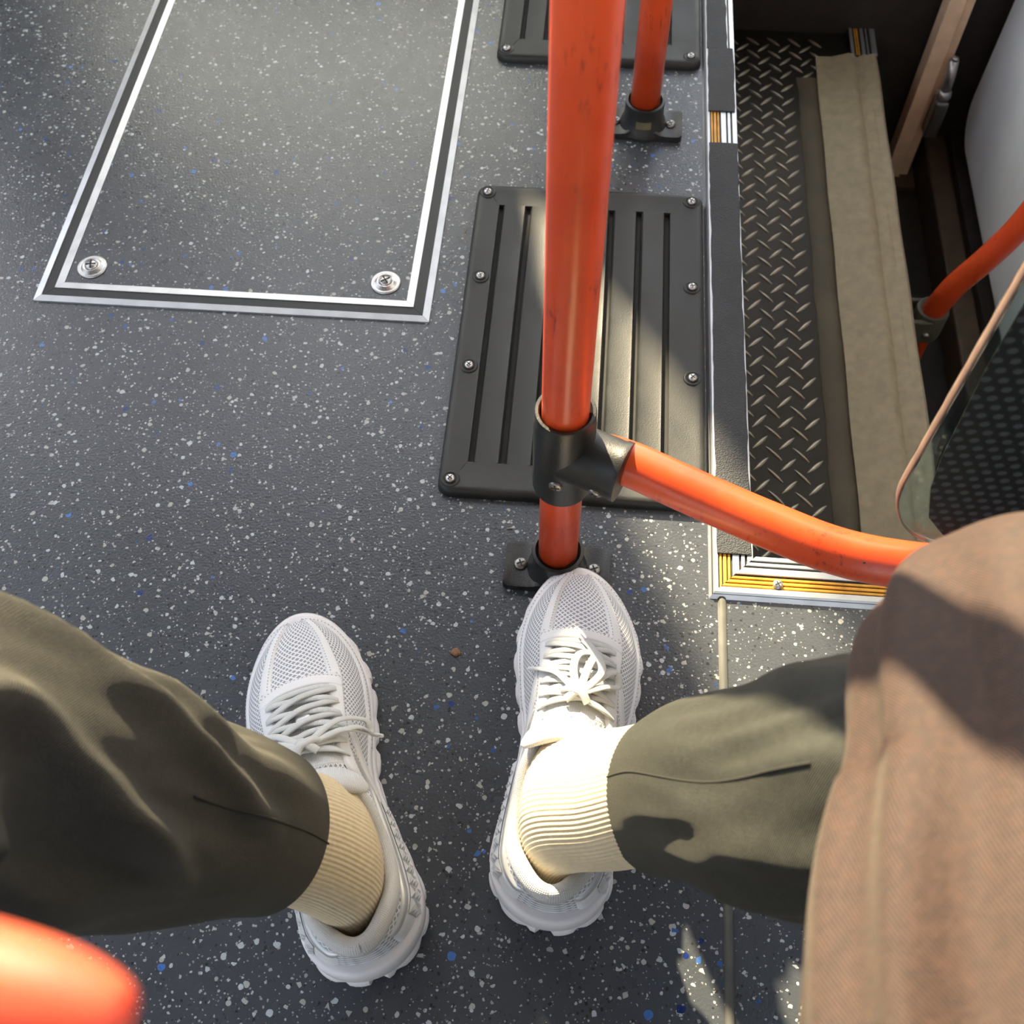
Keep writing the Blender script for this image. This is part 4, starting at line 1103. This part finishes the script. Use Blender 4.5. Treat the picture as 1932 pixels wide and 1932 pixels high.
# left hand with the fingertip near the lens: one skin-modifier body, forearm to fingertips
def hand():
    me = bpy.data.meshes.new('hand'); bm = bmesh.new(); lay = bm.verts.layers.skin.verify()
    def v(p, r, root=False):
        x = bm.verts.new(Vector(p) - Vector(ORG[pe.name])); x[lay].radius = (r, r); x[lay].use_root = root; return x
    def chain(start, pts):
        prev = start
        for p, r in pts:
            q = v(p, r); bm.edges.new((prev, q)); prev = q
    wr = v((-0.205, -0.030, 0.700), 0.024, True)
    chain(wr, [((-0.24, -0.07, 0.69), 0.026), ((-0.30, -0.16, 0.67), 0.034), ((-0.36, -0.25, 0.66), 0.038)])
    p1 = v((-0.165, -0.014, 0.712), 0.026); bm.edges.new((wr, p1))
    k = [((-0.128, 0.020, 0.728), 0.0105), ((-0.130, 0.000, 0.716), 0.0105), ((-0.134, -0.022, 0.706), 0.010), ((-0.142, -0.036, 0.692), 0.009)]
    seq = [
        [k[0], ((-0.100, 0.0150, 0.734), 0.0096), ((-0.074, 0.0110, 0.738), 0.0088), ((-0.058, 0.0094, 0.739), 0.0076), ((-0.0500, 0.0084, 0.739), 0.0046), ((-0.0485, 0.0083, 0.739), 0.0030)],
        [k[1], ((-0.105, 0.000, 0.722), 0.0098), ((-0.082, -0.0020, 0.7235), 0.0090), ((-0.064, -0.0022, 0.7240), 0.0080), ((-0.0555, -0.0022, 0.7240), 0.0055)],
        [k[2], ((-0.110, -0.024, 0.708), 0.0096), ((-0.092, -0.026, 0.706), 0.0086), ((-0.078, -0.027, 0.704), 0.0070)],
        [k[3], ((-0.122, -0.040, 0.692), 0.0085), ((-0.106, -0.043, 0.690), 0.0078), ((-0.094, -0.045, 0.688), 0.0062)]]
    for s in seq: chain(p1, s)
    chain(p1, [((-0.165, 0.016, 0.745), 0.012), ((-0.150, 0.030, 0.775), 0.0105), ((-0.140, 0.036, 0.80), 0.0085), ((-0.136, 0.038, 0.812), 0.0065)])
    bm.to_mesh(me); bm.free(); me.materials.append(MAT['skin'])
    o = bpy.data.objects.new('hand', me); COL.objects.link(o); o.parent = pe
    o.modifiers.new('skin', 'SKIN').use_smooth_shade = True
    o.modifiers.new('sub', 'SUBSURF').levels = 2; o.modifiers['sub'].render_levels = 2
    ORG[o.name] = ORG[pe.name]
    return o
hd = hand()
V, F = tube([(-0.27, -0.115, 0.68), (-0.30, -0.16, 0.672), (-0.36, -0.25, 0.66), (-0.40, -0.33, 0.68), (-0.30, -0.40, 0.85), (-0.20, -0.44, 1.0)], [0.046, 0.05, 0.052, 0.055, 0.06, 0.07], 24)
link('sleeve', V, F, 'jacket', pe)

# the seat under the person (below the frame)
se = thing('bus_seat', (0.0, -0.45, 0.0), 'blue cloth bus seat under the seated person', 'seat')
bevel(link('cushion', *box(-0.24, 0.24, -0.66, -0.14, 0.30, 0.372), 'seat', se, smooth=False), 0.03, 4)
bevel(link('backrest', *box(-0.23, 0.23, -0.76, -0.67, 0.32, 1.05), 'seat', se, smooth=False), 0.03, 4)
link('pedestal', *box(-0.15, 0.15, -0.62, -0.35, 0.0, 0.30), 'panel_dark', se, smooth=False)

# ------------------------------------------------------------------ litter on the floor
def leaf_bit():
    LS = []
    rnd = random.Random(4); P = [(0.0052 * math.cos(a) * rnd.uniform(0.7, 1.1), 0.0042 * math.sin(a) * rnd.uniform(0.7, 1.15)) for a in [2 * PI * i / 14 for i in range(14)]]
    c = (-0.0905, 0.3665)
    L0 = [(c[0] + x, c[1] + y, 0.0002) for x, y in P]; L1 = [(c[0] + x, c[1] + y, 0.0014 + 0.0006 * math.sin(i * 2)) for i, (x, y) in enumerate(P)]
    L2 = [(c[0] + x * 0.5, c[1] + y * 0.5, 0.0022) for x, y in P]
    return loops([L0, L1, L2])
tag(link('leaf_scrap', *leaf_bit(), 'leaf', origin=(-0.0905, 0.3665, 0.0)), 'tiny brown leaf scrap on the floor between the two shoes', 'leaf')
for (a, b, lab) in (((-0.0560, 0.4958), (-0.0480, 0.4968), 'thin pale sliver on the floor left of the nearer pole'), ((-0.1355, 0.8760), (-0.1350, 0.8850), 'thin pale sliver on the floor beside the hatch corner')):
    V, F = tube([(a[0], a[1], 0.0007), ((a[0] + b[0]) / 2, (a[1] + b[1]) / 2, 0.0011), (b[0], b[1], 0.0007)], 0.0006, 6)
    tag(link('sliver', V, F, 'sliver', origin=(a[0], a[1], 0.0)), lab, 'litter')
